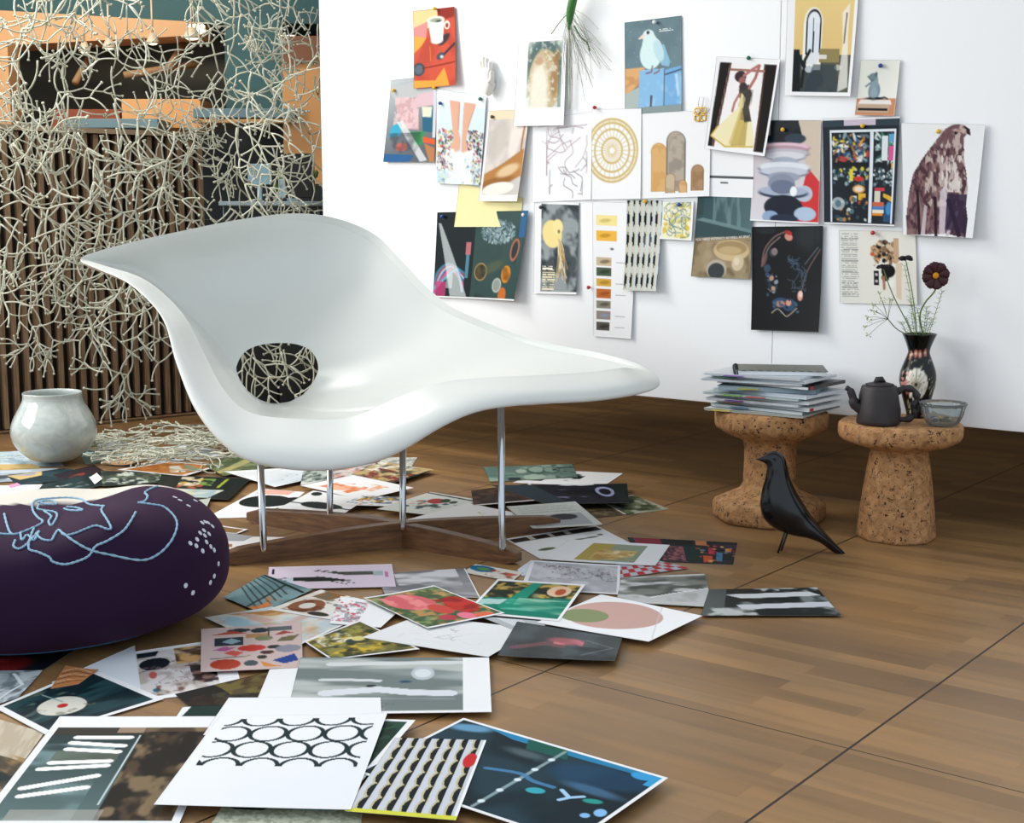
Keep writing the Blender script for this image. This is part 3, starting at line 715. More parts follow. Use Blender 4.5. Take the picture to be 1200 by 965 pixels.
bm = bmesh.new(); bmesh.ops.create_uvsphere(bm, u_segments=14, v_segments=8, radius=.0085); bmesh.ops.scale(bm, vec=(1, .6, 1), verts=bm.verts); bmesh.ops.translate(bm, vec=T+Vector((0, -.008, 0)), verts=bm.verts)
frombm('flower_centre', bm, mat('yellow pollen', 'd8941c', .8), fl)
tube('calyx', [PD(1091, 338, VD), PD(1086, 331, VD)], [.004, .007], M_LEAF, fl)
# dark scabious
def scab(px, py, r, base, bend, label):
    T = PD(px, py, VD+.01); fl = empty('scabious_flower', vt(*base), label, 'flower')
    stem('stem', [vt(*base)-Vector((0, 0, .12)), vt(*base), PD(bend[0], bend[1], VD), T], .0014, fl)
    bm = bmesh.new(); R = random.Random(int(px))
    for k in range(38):
        a = R.uniform(0, 6.28); q = R.random()**.5*r; rr_ = R.uniform(.0028, .006)
        r_ = bmesh.ops.create_icosphere(bm, subdivisions=1, radius=rr_)['verts']
        bmesh.ops.scale(bm, vec=(1.3, 1, .7), verts=r_); bmesh.ops.translate(bm, vec=T+Vector((math.cos(a)*q*1.15, math.sin(a)*q, R.uniform(-.25, .35)*r)), verts=r_)
    frombm('flower_head', bm, mat('black purple petal', '120a12', .7), fl)
scab(1061, 303, .014, (-.004, .004), (1070, 350), 'almost black scabious bloom, highest in the vase')
scab(1034.5, 313, .012, (-.010, .004), (1046, 345), 'drooping blackish scabious bloom against the collage sheet')
# umbel
fl = empty('dill_umbel', vt(-.014, 0), 'pale green dill umbel leaning left out of the vase', 'flower')
stem('stem', [vt(-.008, 0)-Vector((0, 0, .1)), vt(-.014, 0), PD(1050, 385, VD), PD(1040.5, 374, VD)], .0015, fl)
hub = PD(1040.5, 374, VD); R = random.Random(3); bm = bmesh.new(); V = []; Fc = []
for (x, y) in ((1030, 344), (1034, 352), (1043, 352), (1024, 357), (1021, 363), (1016, 372), (1019, 376), (1014, 384), (1018, 393), (1046, 350), (1026, 366)):
    e = PD(x, y, VD+R.uniform(-.02, .02)); tube_data([hub, (hub+e)/2+Vector((0, 0, .003)), e], .0006, 5, V, Fc)
    for k in range(12):
        r_ = bmesh.ops.create_icosphere(bm, subdivisions=1, radius=R.uniform(.0009, .0018))['verts']; bmesh.ops.translate(bm, vec=e+Vector((R.uniform(-.007, .007), R.uniform(-.006, .006), R.uniform(-.006, .006))), verts=r_)
build('umbel_rays', V, Fc, M_STEM, fl); frombm('florets', bm, mat('dill floret', '9aa85a', .7), fl)
# feathery greens
fl = empty('feathery_leaves', vt(0, .003), 'thin feathery green leaves round the vase mouth', 'leaf'); V = []; Fc = []; R = random.Random(8)
for (x, y, bx) in ((1066, 352, -.004), (1075, 362, .0), (1068, 366, .002), (1086, 360, .01), (1088, 366, .014), (1056, 378, -.012), (1062, 372, -.006), (1092, 375, .018), (1060, 312, .0), (1104, 342, .016)):
    a = vt(bx*.8, .004)-Vector((0, 0, .03)); e = PD(x, y, VD+R.uniform(-.02, .02)); mid2 = (a+e)/2+Vector((R.uniform(-.006, .006), 0, .01))
    P_ = [Vector(p) for p in crom([tuple(a), tuple(mid2), tuple(e)], 6)]; tube_data(P_, .0008, 5, V, Fc)
    for p in P_[5:]:
        for s in (-1, 1):
            q = p+Vector((s*R.uniform(.004, .013), R.uniform(-.006, .006), R.uniform(.001, .01))); tube_data([p, q], [.0007, .0004], 4, V, Fc)
build('leaf_sprays', V, Fc, M_LEAF, fl)
# glass bowl
M_GLS = mat('cut glass', 'dfe8ea', .04); b = M_GLS.node_tree.nodes['Principled BSDF']; b.inputs['Transmission Weight'].default_value = .92; b.inputs['IOR'].default_value = 1.45
GP = PD(1104, 498, 3.505); GP.z = ZT
gl = lathe('glass_bowl', [(.001, 0), (.034, 0), (.039, .002), (.045, .014), (.051, .03), (.0555, .05), (.060, .060), (.0585, .0605), (.053, .05), (.048, .032), (.042, .016), (.034, .008), (.001, .007)], (0, 0, 0), M_GLS, None, 96, lambda a, z: 1+.07*abs(math.cos(7*a))*min(1, z/.03)-.03)
gl.location = GP; tag(gl, 'small fluted clear glass bowl at the right of the mushroom stool', 'bowl')
R = random.Random(4)
for k, (c_, cn) in enumerate((('1a3f7a', 'blue'), ('2f6a4a', 'green'), ('d0a030', 'yellow'), ('1a3f7a', 'blue'), ('b8c8d0', 'pale'), ('263a30', 'dark green'), ('182030', 'black'), ('2f6a4a', 'green'), ('c8b070', 'sand'))):
    a = k*.7+.2; rr_ = .018+.008*(k % 2); bm = bmesh.new(); bmesh.ops.create_icosphere(bm, subdivisions=2, radius=.0062)
    o = frombm('glass_bead', bm, mat('bead '+cn, c_, .2)); o.location = GP+Vector((rr_*math.cos(a), rr_*math.sin(a), .0145)); tag(o, cn+' glass bead lying in the fluted glass bowl', 'bead', 'beads in the glass bowl')
# ------------------------------------------------------------------ white pot on the floor
M_POT = mat('pearly glaze', 'b9c4c2', .08); n, l, b = nodes(M_POT); b.inputs['Coat Weight'].default_value = .6; b.inputs['Coat Roughness'].default_value = .05
nn = n.new('ShaderNodeTexNoise'); nn.inputs['Scale'].default_value = 7; nn.inputs['Distortion'].default_value = 1.2; l.new(ramp(nn.outputs['Fac'], [(.3, 'aebab8'), (.7, 'c6cdc9')]), b.inputs['Base Color'])
PP = Vector((PD(63, 500, 4.68).x, 4.68, .011))
pot2 = lathe('round_vase', [(.001, 0), (.06, 0), (.085, .010), (.118, .038), (.141, .075), (.1465, .108), (.139, .142), (.120, .178), (.104, .205), (.0975, .222), (.100, .240), (.0985, .242), (.0945, .238), (.094, .222), (.101, .204), (.117, .176), (.135, .14), (.142, .108), (.136, .076), (.08, .016), (.001, .010)], (0, 0, 0), M_POT, None, 72)
pot2.location = PP; tag(pot2, 'pearly grey white glazed round vase with a wide mouth on the floor', 'vase')
s_ = pot2.modifiers.new('s', 'SUBSURF'); s_.levels = s_.render_levels = 1
# ------------------------------------------------------------------ pouf
PC = Vector((PD(56, 500, 2.79).x, 2.79, 0)); PR = .337; PH = .252
pouf = empty('pouf', PC, 'plump dark purple floor cushion with light blue line embroidery and white dots', 'pouf')
def pouf_pt(a, t):   # t 0 bottom centre .. 1 top centre
    an = t*math.pi - math.pi/2; c_ = abs(math.cos(an))**.46; s_ = math.copysign(abs(math.sin(an))**.78, math.sin(an))
    lump = 1 + .02*math.sin(2*a+.6) + .02*math.sin(3*a+1.2)
    x = PR*c_*math.cos(a)*lump*(1+.03*math.cos(a)); y = PR*1.04*c_*math.sin(a)*lump; z = PH/2*(1+s_)
    top = max(0, s_)
    z += top*(.026*math.exp(-((x-.20)**2)/.016) - .006*math.cos(y*8)) - .010*top*math.exp(-((x-.05)**2)/.008)
    z += .0022*math.sin(26*(x*.5+y)+x*20)*top*math.exp(-((x-.16)**2)/.02)
    return Vector((PC.x+x, PC.y+y, max(0.012, z+.004)))
NU, NV = 150, 70; V = []; Fc = []; cols = []
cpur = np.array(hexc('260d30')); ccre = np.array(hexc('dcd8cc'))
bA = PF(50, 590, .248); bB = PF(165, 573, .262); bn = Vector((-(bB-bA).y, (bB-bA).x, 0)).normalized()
for j in range(NV):
    t_ = .004+.992*j/(NV-1)
    for i in range(NU):
        a = 2*math.pi*i/NU; p = pouf_pt(a, t_); V.append(p)
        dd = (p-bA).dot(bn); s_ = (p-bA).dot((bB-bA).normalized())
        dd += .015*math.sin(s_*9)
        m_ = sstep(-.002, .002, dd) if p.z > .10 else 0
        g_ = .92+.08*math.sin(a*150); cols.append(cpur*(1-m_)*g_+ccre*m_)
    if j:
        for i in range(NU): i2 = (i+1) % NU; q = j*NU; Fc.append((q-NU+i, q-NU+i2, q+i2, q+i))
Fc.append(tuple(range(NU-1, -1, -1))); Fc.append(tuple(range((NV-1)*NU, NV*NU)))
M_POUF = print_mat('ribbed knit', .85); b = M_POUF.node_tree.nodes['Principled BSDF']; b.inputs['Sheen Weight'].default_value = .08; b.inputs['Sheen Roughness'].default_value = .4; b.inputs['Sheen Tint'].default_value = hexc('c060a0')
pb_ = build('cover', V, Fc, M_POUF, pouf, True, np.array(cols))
ptree = BVHTree.FromPolygons([tuple(v) for v in V], Fc)
def onp(px, py, off=.002):
    h_ = ptree.ray_cast(CAM, ray(px, py).normalized())
    return (h_[0] + h_[1]*off*(1 if h_[1].dot(CAM-h_[0]) > 0 else -1), h_[1]) if h_[0] is not None else (None, None)
M_EMB = mat('light blue thread', '8fb4cc', .8)
EMB = [
 [(5,603),(8,615),(12,625),(18,627),(35,621),(50,613),(44,607),(39,600),(38,592),(43,587),(58,585),(78,584),(95,586),(105,592),(122,594)],
 [(46,592),(44,597),(52,599),(64,601),(67,605),(64,612),(60,617),(57,612),(60,606),(52,600)],
 [(122,594),(119,599),(125,609),(130,619),(126,621),(113,617),(100,621),(88,626),(76,628),(69,622),(64,628),(60,634),(50,633),(44,628),(46,624)],
 [(69,622),(85,634),(105,645),(130,651),(165,657),(185,650),(200,635),(207,618),(204,606),(192,595),(178,592),(162,590)],
 [(159,601),(152,613),(143,624),(125,635),(112,641),(104,652),(92,658),(76,662),(62,659),(58,654),(45,648),(34,644),(36,630),(40,620)],
 [(75,597),(82,599),(97,599),(90,596),(78,595)],
 [(18,634),(16,641),(22,644),(30,640),(38,632),(45,624),(40,634),(32,628),(26,634),(24,626)],
 [(162,590),(170,588),(173,582),(170,578),(178,573),(184,571)],
 [(-4,626),(8,627),(18,627)],
 [(44,590),(52,588),(62,588),(66,592),(56,592),(48,590)],
]
for k, path in enumerate(EMB):
    P_ = crom(path, 8); pts = []
    for q in P_:
        h_, nn_ = onp(q[0], q[1], .0012)
        if h_ is not None: pts.append(h_)
    if len(pts) > 3:
        V2, F2 = tube_data(pts, [.0023*(1+.3*math.sin(i*2.1)) for i in range(len(pts))], 6); build('embroidered_line', V2, F2, M_EMB, pouf)
M_DOT = mat('white dot print', 'd8dcea', .8)
for (x, y) in ((237,613),(240.5,612),(244,613),(249,617),(239,622),(234.5,625),(245,626),(240,628),(231,632.5),(242,635.5),(223,637),(230,640),(237.5,646),(247,641),(251,645),(256,661),(251,675.5),(246.5,683),(217.5,686.5),(226,695),(221,593),(211,586.5),(229,587),(205,583)):
    h_, nn_ = onp(x, y, .0005)
    if h_ is None: continue
    if nn_.dot(CAM-h_) < 0: nn_ = -nn_
    q = nn_.to_track_quat('Z', 'Y').to_matrix(); V2 = [h_+q@Vector((.0052*math.cos(a), .0052*math.sin(a), .0002)) for a in [i*.5236 for i in range(12)]]+[h_+q@Vector((.0052*math.cos(a), .0052*math.sin(a), -.002)) for a in [i*.5236 for i in range(12)]]
    build('printed_dot', V2, [tuple(range(12))]+[(i, i+12, (i+1) % 12+12, (i+1) % 12) for i in range(12)], M_DOT, pouf, smooth=False)
pp_ = [pouf_pt(2*math.pi*i/80, .155)*1.0 for i in range(81)]
V2, F2 = tube_data([PC+(p-PC)*1.003 for p in pp_], .0028, 6); build('piping', V2, F2, mat('blue piping', '2f7fa8', .6), pouf)
# ------------------------------------------------------------------ magazines
MC = Vector((PD(905, 480, 3.80).x, 3.80, .3145))
rows = [ # w, d, h, rot deg, dx, dy, cover, page, label, tab(s)
 (.29,.22,.007,-34,-.010,0,'d8dcd6','c8ccc4','thin pale magazine at the very bottom of the stack',['e0c860']),
 (.285,.215,.010,-40,.008,0,'6f8a92','dfe4e6','grey blue magazine second from the bottom of the stack',['7ab0c8']),
 (.29,.22,.009,-42,.028,0,'e8ecee','d4dade','white magazine with a small red square on its spine, low in the stack',['e0b070']),
 (.28,.21,.008,-37,-.012,.0,'c0c8d0','e6eaec','light grey magazine with a purple flag, in the lower half of the stack',['8a5ab0']),
 (.29,.22,.008,-40,.022,0,'eef0f2','d8dee2','plain white magazine just above the purple flagged one',[]),
 (.285,.21,.006,-35,-.020,0,'a8c0c0','e2e8ea','pale green edged magazine in the middle of the stack',['88c050','d06060']),
 (.29,.22,.009,-41,.018,0,'dfe6ee','d0d8e0','bluish white magazine in the middle of the stack, turned to the right',[]),
 (.27,.21,.014,-22,.004,0,'5f7c8c','a0b4be','thick slate blue catalogue in the middle of the stack',['c8c040']),
 (.285,.215,.009,-40,.022,0,'26292c','e8ecec','black spined magazine with a red mark in the upper stack',[]),
 (.285,.21,.006,-28,-.030,0,'b8c4cc','e4e8ea','pale magazine jutting out to the left in the upper stack',[]),
 (.28,.21,.007,-36,.004,0,'dce2e6','ccd4da','whitish magazine third from the top of the stack',['60b070']),
 (.28,.21,.006,-32,-.022,0,'c4ccd2','e8ecee','soft magazine with a purple cover edge, second from the top',['7a4aa8']),
]
zz = MC.z; R = random.Random(12)
for i, (w_, d_, h_, rt, dx, dy, cv_, pg, la, tabs) in enumerate(rows):
    c_ = MC + Vector((dx, dy, 0)); c_.z = zz + .0003; an = math.radians(rt)
    t = empty('magazine', c_, la, 'magazine', 'magazines stacked on the spool stool', an)
    cm = mat('cover '+cv_, cv_, .35); pm = mat('page edges '+pg, pg, .7)
    V2 = []; F2 = []
    # cover: wrapped board, spine at +x
    N = 10
    def strip(z0, z1, x0, x1, y0, y1, sag, V2, F2):
        for kx in range(N+1):
            tx = kx/N; x = x0+(x1-x0)*tx; dz = -sag*max(0, (.35-tx)/.35)**2
            b0 = len(V2); V2 += [(x, y0, z0+dz), (x, y1, z0+dz), (x, y1, z1+dz), (x, y0, z1+dz)]
            if kx:
                for q in range(4): q2 = (q+1) % 4; F2.append((b0-4+q, b0-4+q2, b0+q2, b0+q))
        s0 = len(V2)-4*(N+1); F2.append((s0+3, s0+2, s0+1, s0)); F2.append((len(V2)-4, len(V2)-3, len(V2)-2, len(V2)-1))
    sg_ = 0.0
    strip(0, .0008, -w_/2, w_/2, -d_/2, d_/2, sg_, V2, F2); strip(h_-.0008, h_, -w_/2, w_/2, -d_/2, d_/2, sg_, V2, F2)
    b0 = len(V2); x = w_/2
    V2 += [(x-.001, -d_/2, 0), (x-.001, d_/2, 0), (x-.001, d_/2, h_), (x-.001, -d_/2, h_), (x+.0005, -d_/2, 0), (x+.0005, d_/2, 0), (x+.0005, d_/2, h_), (x+.0005, -d_/2, h_)]
    F2 += [(b0, b0+1, b0+2, b0+3), (b0+7, b0+6, b0+5, b0+4), (b0, b0+4, b0+5, b0+1), (b0+1, b0+5, b0+6, b0+2), (b0+2, b0+6, b0+7, b0+3), (b0+3, b0+7, b0+4, b0)]
    build('cover', V2, F2, cm, t, False, None, False)
    V2 = []; F2 = []; nl = 4
    for q in range(nl):
        a_ = .0009+(h_-.0018)*q/nl; b_ = .0009+(h_-.0018)*(q+1)/nl-.0003
        strip(a_, b_, -w_/2+R.uniform(.0, .006)-(.006 if q % 2 else 0), w_/2-.0015, -d_/2+R.uniform(.0005, .003), d_/2-.002, 0, V2, F2)
    build('pages', V2, F2, pm, t, False, None, False)
    for q, tcn in enumerate(tabs):
        tx = -.05+.07*q if i % 2 else -.09+.06*q
        bm = box_bm(tx, -d_/2-.005, h_*.5, .055, .022, .0012, .1); bmesh.ops.bevel(bm, geom=bm.edges[:], offset=.0003, segments=1, affect='EDGES')
        frombm('sticky_tab', bm, mat('tab '+tcn, tcn, .6), t, False, False)
    if i in (2, 8):
        bm = box_bm(w_/2+.0012, -d_/2+.016, h_*.5, .0014, .018, h_*.8); frombm('red_mark', bm, mat('red spine mark', 'c8283a', .5), t, False, False)
    zz += h_ + .0006
c_ = MC.copy(); c_.z = zz+.0003
t = empty('spiral_notebook', c_, 'black patterned spiral bound notebook on top of the magazine stack', 'notebook', None, math.radians(-8))
frombm('pages', box_bm(.02, 0, .0055, .235, .165, .011), mat('page edges e8ecee', 'e8ecee', .7), t, False, False)
mk = mat('black pattern cover', '16181a', .5); n, l, b = nodes(mk); ck = n.new('ShaderNodeTexChecker'); ck.inputs['Scale'].default_value = 90; ck.inputs['Color1'].default_value = hexc('14181a'); ck.inputs['Color2'].default_value = hexc('8a8c7c')
tc = n.new('ShaderNodeTexCoord'); l.new(tc.outputs['Object'], ck.inputs[0]); l.new(ck.outputs[0], b.inputs['Base Color'])
frombm('cover', box_bm(.02, 0, .0118, .245, .17, .0014), mk, t, False, False)
V2 = []; F2 = []
for k in range(15):
    yy = -.075+k*.0107; tube_data([(-.103+.008*math.cos(a), yy+.0006*q, .0065+.008*math.sin(a)) for q, a in enumerate([x*.7 for x in range(10)])], .0011, 5, V2, F2)
build('spiral_binding', V2, F2, mat('black wire', '101820', .3), t, True, None, False)
# ------------------------------------------------------------------ pictures pinned on the wall
GW = 'pictures pinned to the white wall'
def WP(name, q, lev, paint, label, cb=.012, cr=.004, m=M_PRINT, cat='picture', bg='f0f1f3'):
    qq = [PW(x, y, .0015 + lev*.0022) for x, y in q]
    n_ = np.array(WN); ph = lev*1.7 + q[0][0]
    def lift(U, V):
        k = cb*V**2.2 + cr*U**3*(.4+.6*V) + .0006*(1+np.sin(U*5+ph))
        return k[..., None]*n_
    return sheet(name, qq, paint, label, GW, lift, m, cat, 1.0, bg)
def p_cup(c):
    c.sub(0, 0, 1, 1, 'c4503c'); c.nz(3, 'a84030', .55, .6); c.poly([(0,.0),(.6,0),(.55,.2),(0,.3)], 'e0c890'); c.poly([(0,.22),(.35,.15),(.3,.36),(0,.36)], 'd08a88')
    c.poly([(0,.32),(.3,.36),(.2,.45),(0,.55)], 'eaa048'); c.poly([(.58,0),(1,0),(1,.12),(.6,.16)], '8a2c20'); c.poly([(0,.9),(.5,.92),(.72,.76),(.85,1),(0,1)], 'eb9a3c')
    c.ell(.72,.40,.16,.05,'2f2a33',-30,.9); c.ell(.80,.22,.07,.055,'f0ece4'); c.ell(.80,.225,.04,.032,'8a4030')
    c.poly([(.34,.14),(.74,.14),(.69,.41),(.42,.41)], 'f2efe6'); c.ell(.55,.41,.14,.04,'e8e4da'); c.ell(.54,.14,.2,.045,'f4f2ea'); c.ell(.54,.145,.15,.03,'9aa590'); c.ell(.60,.16,.06,.012,'20302c')
    c.line([(.98,.47),(.8,.55),(.7,.60)], .022, '2c2c34'); c.ell(.63,.61,.10,.045,'484a52',-15); c.ell(.66,.62,.04,.02,'c8d0d4'); c.ell(.12,.76,.14,.085,'37424c'); c.ell(.12,.76,.10,.06,'5a6470'); c.line([(.2,.75),(1,.70)], .004, '702018')
    c.line([(.38,.48),(.4,.66)], .012, 'd8802c', .7)
def p_pillow(c):
    c.sub(0, 0, 1, 1, '8a9298'); c.grad('c4ccd0', '50565c', 75, .8); c.poly([(0,.10),(1,0),(1,.22),(.1,.24)], 'b4b8ba'); c.poly([(.12,.22),(.62,.24),(.66,.62),(.35,.60),(.2,.45)], 'c4a0a4')
    c.nz(20, 'e0c4c6', .5, .7, box=(.12,.22,.64,.6)); c.poly([(.60,.20),(.95,.18),(.95,.34),(.45,.36)], 'd0b4bc'); c.poly([(.7,.36),(.96,.36),(.96,.66),(.74,.64)], '2a607c'); c.poly([(.70,.35),(.92,.36),(.9,.48),(.72,.47)], 'd8d8c4')
    c.poly([(.5,.64),(.78,.64),(.74,.80),(.56,.80)], '2f8a50'); c.poly([(.1,.56),(.3,.52),(.3,.68),(.05,.7)], '3aa0c0'); c.ell(.33,.82,.12,.05,'d06a60'); c.poly([(.74,.70),(1,.74),(1,.80),(.76,.77)], 'd85a34')
    c.poly([(.78,.78),(1,.84),(1,1),(.9,1)], 'b07850'); c.poly([(0,.9),(.6,.92),(.5,1),(0,1)], '2a5c90'); c.poly([(.2,.52),(.32,.5),(.86,.98),(.72,1)], 'd8dcdc', .8); c.nz(5, '30343c', .62, .5, box=(0, .65, .7, 1)); c.rect(.94,.16,1,.72,'c8ccd4')
def p_feet(c):
    c.sub(.02, 0, 1, 1, 'cfe2ea'); c.rect(0,0,1,.14,'f0f2f3'); c.grad('dce8ee', 'b4d0dc', 90, .6); c.blobs(260, (0,.42,.36,.85), (.010,.026), ['e8d8d0','b04a50','6a86a0','d8c060','f0f0ee','4a6a5a','c890a0','3a4450'], 2)
    c.blobs(260, (.62,.40,1,1), (.010,.026), ['e8d8d0','a04a50','4a5a70','c8b060','f0f0ee','2a4a4a','c890a0','30343c'], 3); c.blobs(120, (0,.8,1,1), (.010,.028), ['eef4f6','a8c8d4','e0c8c0','88a8b8','d0d8a8'], 4)
    c.poly([(.26,.10),(.48,.10),(.46,.40),(.52,.52),(.50,.66),(.28,.66),(.36,.5)], 'd8a890'); c.poly([(.56,.10),(.80,.10),(.66,.38),(.64,.52),(.72,.68),(.54,.70),(.54,.5)], 'd8a890')
    c.line([(.47,.12),(.46,.4)], .012, 'b88068', .7); c.line([(.79,.12),(.66,.38)], .012, 'b88068', .6); c.nz(6, 'eaf2f6', .5, .8, box=(.2, .62, .8, 1))
def p_seed(c):
    c.sub(.06, 0, 1, 1, 'd8d0c8'); c.nz(3, 'b8b4b4', .5, .6); c.rect(0,0,1,.1,'f0d8b8'); c.ell(.3,.32,.22,.22,'c0b8b0',20,.7,.3); c.ell(.72,.30,.14,.25,'e8e0d8',10,.8,.3); c.line([(.93,.05),(.9,.4),(.94,.7)], .02, 'a86a34')
    c.poly([(0,.70),(.4,.60),(.98,.42),(1,.72),(.6,.80),(0,.88)], 'b07c44'); c.ell(.3,.8,.5,.06,'8a5a2c',-12,.7,.3); c.ell(.42,.86,.42,.07,'e8e4dc',-6); c.ell(.62,.66,.3,.06,'e0cba8',-18,.8,.3); c.rect(0,.93,1,1,'eceae6')
def p_arch(c):
    c.sub(.22, .04, .92, .79, 'c4cfc8'); c.ell(.5,.35,.56,.42,'4a6464',0,.9,.25); c.ell(.5,.62,.46,.5,'c2b090',0,1,.06); c.nz(7, 'a89060', .5, .6, box=(.05,.15,.95,1)); c.rect(0,.85,.1,1,'e8ece8',.8)
    c.ell(.36,.75,.26,.45,'eeeadc',0,.9,.3); c.ell(.82,.5,.12,.35,'967048',4,.7,.3); c.nz(12, 'e8ecde', .62, .6); c.ell(.34,.3,.12,.06,'a87850',0,.6,.4); c.rect(.9,.3,1,1,'50706c',.5)
def p_thin(c):
    c.scrib(16, (.25,.14,.92,.68), .0035, 'a08c98', 3, .7, .7); c.scrib(8, (.3,.6,.85,.97), .003, '7a7680', 9, .7, .35); c.scrib(4, (.1,.1,.5,.3), .003, 'b0a8b0', 5, .5, .5)
def p_wheel(c):
    for r in (.50,.44,.34,.20): 
        d = np.hypot(c.u-.42, (c.v-.46)*c.asp); c.mix((1-sstep(.004, .004+c.aa*1.6, abs(d-r*1.02))), 'c9ae6e', .95)
    for k in range(26):
        a = k*6.283/26; c.line([(.42+.06*math.cos(a), .46+.06*math.sin(a)/c.asp), (.42+.5*math.cos(a), .46+.5*math.sin(a)/c.asp)], .0028, 'd2b87c', .8)
    d = np.hypot(c.u-.42, (c.v-.46)*c.asp); c.mix(1-sstep(.006, .006+c.aa, abs(d-.47)), 'd8c48c', .5)
def p_stones(c):
    c.sub(0, 0, 1, 1)
    def st(x, y0, y1, w, col, dk):
        for (a, b, ww, cc) in ((y0, y1, w, dk), (y0+.01, y1, w*.86, col)):
            c.ell(x, a+ww*.9/c.asp*1, ww, ww*.9/c.asp, cc); c.rect(x-ww, a+ww*.85/c.asp, x+ww, b, cc)
        c.nz(9, dk, .56, .5, box=(x-w*.8, y0+.03, x+w*.8, y1))
    st(.27,.38,.93,.12,'d8ae74','c89858'); st(.52,.24,.93,.14,'b4a898','7c7672'); st(.83,.62,.93,.09,'ae8a68','8a6848'); st(.44,.72,.95,.075,'c8b498','a08464'); st(.62,.80,.95,.06,'d8b080','b88858')
def p_note(c): c.sub(0, 0, 1, 1, 'efe6ae'); c.nz(3, 'e4d898', .6, .4)
def p_dark(c):
    c.sub(0, 0, 1, .985, '16282c'); c.rect(0,0,.44,1,'0c1a1e'); c.rect(.44,0,1,1,'2c4644'); c.nz(3, '14201f', .5, .8, box=(.5,.1,.95,1)); c.rect(.93,0,1,.3,'1f5a86')
    R = random.Random(1)
    for i in range(420):
        a = R.uniform(0, 6.3); q = R.random()**.6; c.ell(.70+.19*q*math.cos(a), .26+.14*q*math.sin(a)-.02, .008, .004, R.choice(['c4d4d8','8aa4ac','5a757c']), R.uniform(0, 180))
    c.ell(.54,.70,.075,.105,'a08850'); c.ell(.54,.70,.062,.088,'2e2a20'); c.nz(10, '6a5a34', .55, .6, box=(.5,.62,.58,.78)); c.ell(.845,.72,.055,.10,'d08a20'); c.ell(.845,.72,.04,.08,'c07a14'); c.nz(9, '6a3a10', .6, .7, box=(.8,.64,.89,.8))
    c.ell(.75,.85,.055,.085,'b4bcb4'); c.ell(.75,.85,.042,.068,'8a948e'); c.ell(.83,.96,.05,.09,'c06a28'); c.ell(.91,.44,.05,.13,'b0684a',8); c.ell(.91,.44,.034,.10,'202a2a',8); c.ell(.68,.64,.12,.06,'5a6040',-20,.6,.4)
    c.rect(.345,.36,.40,.50,'b46a70'); c.rect(.355,.5,.395,.78,'4a8098'); 
    for k, cc in enumerate(['3a8ab0','a04050','c0d0dc','2a6a98','c83a78','e06aa0','b02a40','5ab0c8']): c.line([(.01,.98-.01*k),(.03+.03*k,.74-.008*k),(.16+.02*k,.62+.02*k),(.34,.72+.03*k)], .014, cc, .9, 4)
    c.rect(.02,.82,.14,1,'c83a78',.8); c.rect(.14,.74,.22,.9,'c8d4dc',.6); c.poly([(.02,.13),(.05,.13),(.40,1),(.20,1)], 'dfe6e6', .7); c.rect(.437,0,.443,1,'0a1214')
def p_root(c):
    c.rect(.16,.03,1,.98,'4a5256'); c.sub(.16,.03,1,.98); c.nz(3, 'a8b0b2', .5, .8); c.nz(4, '2c3438', .6, .7); c.ell(.3,.34,.26,.16,'eedb94',-20,1,.06); c.ell(.45,.26,.14,.09,'f0e0a0'); c.ell(.48,.31,.03,.02,'806a3a')
    R = random.Random(2)
    for k in range(22):
        a = R.uniform(.9, 1.9); L = R.uniform(.15, .5); c.line([(.48,.40),(.52+R.uniform(-.05,.1),.5+R.uniform(0,.1)),(.55+L*math.cos(a)*.8,.42+L*math.sin(a))], .006, R.choice(['d8c08a','e8dcc0','b89860']), .9, 3)
    c.txt((.04,.74,.42,.99), 9, 'ece4c0', .95, 5, .55); c.txt((.04,.70,.35,.75), 2, 'f4f0e0', 1, 5, .7)
def p_sw(c):
    for (y0, y1, x1, cc, dk) in ((.10,.175,.55,'f2e29a','c8b060'),(.21,.285,.55,'eeb84a','b88420'),(.41,.47,.45,'cbb898','6a5a40'),(.485,.545,.45,'4a5e4a','283428'),(.565,.625,.45,'d8aa4a','a87a24'),(.645,.71,.45,'bf6a30','94481c'),(.73,.785,.45,'8c8878','4a463c'),(.81,.87,.45,'93857c','8a9ac0'),(.89,.955,.43,'56524c','2c2a28')):
        c.rect(.09, y0, x1, y1, cc); c.ell(.29, (y0+y1)/2, .12, .014, dk, -6, .7, .4)
    for y in (.43,.51,.59,.67,.75,.83,.91): c.rect(.55,y+.01,.82,y+.015,'8a8c90',.6)
    c.ell(.45,.345,.04,.008,'5a5c60')
def p_scal(c):
    c.sub(0, 0, 1, 1, 'ccc8b4'); n_ = 7
    for i in range(n_):
        x = i/n_; c.rect(x, 0, x+1/n_, 1, 'ccc8b4'); 
        for j in range(5):
            y = (j+.5)/4.6-.02; c.ell(x, y, .085, .104, '14181c' if i < 5 else '2c3438')
        c.rect(x-.085, 0, x, 1, 'c4d0d6') if i else None
def p_scal(c):
    c.sub(0, 0, 1, 1, 'cdc9b6'); t = c.u*6.2+.2; f_ = t-np.floor(t); w = np.abs(np.cos(np.pi*(c.v*4.4+.1)))**.7
    c.mix((f_ < .26).astype(float), 'c6d2d8'); c.mix(((f_ >= .26+.40*(1-w)) & (f_ < .30+.42*w)).astype(float), '0c1014'); c.mix(((f_ > .82+.18*w)).astype(float), 'c6d2d8')
    c.nz(2, 'd8e0e4', .62, .35, box=(.5,0,1,1))
def p_yel(c):
    c.sub(.07, .03, .93, .97, 'f0ecc8'); c.blobs(26, (0,0,1,1), (.05,.11), ['e2cf6a','dcc050','e8dc90'], 3, 1); c.scrib(30, (0,0,1,1), .014, '6f8a8c', 5, .9, .5); c.scrib(12, (0,0,1,1), .014, 'e8e4d0', 8, .9, .5)
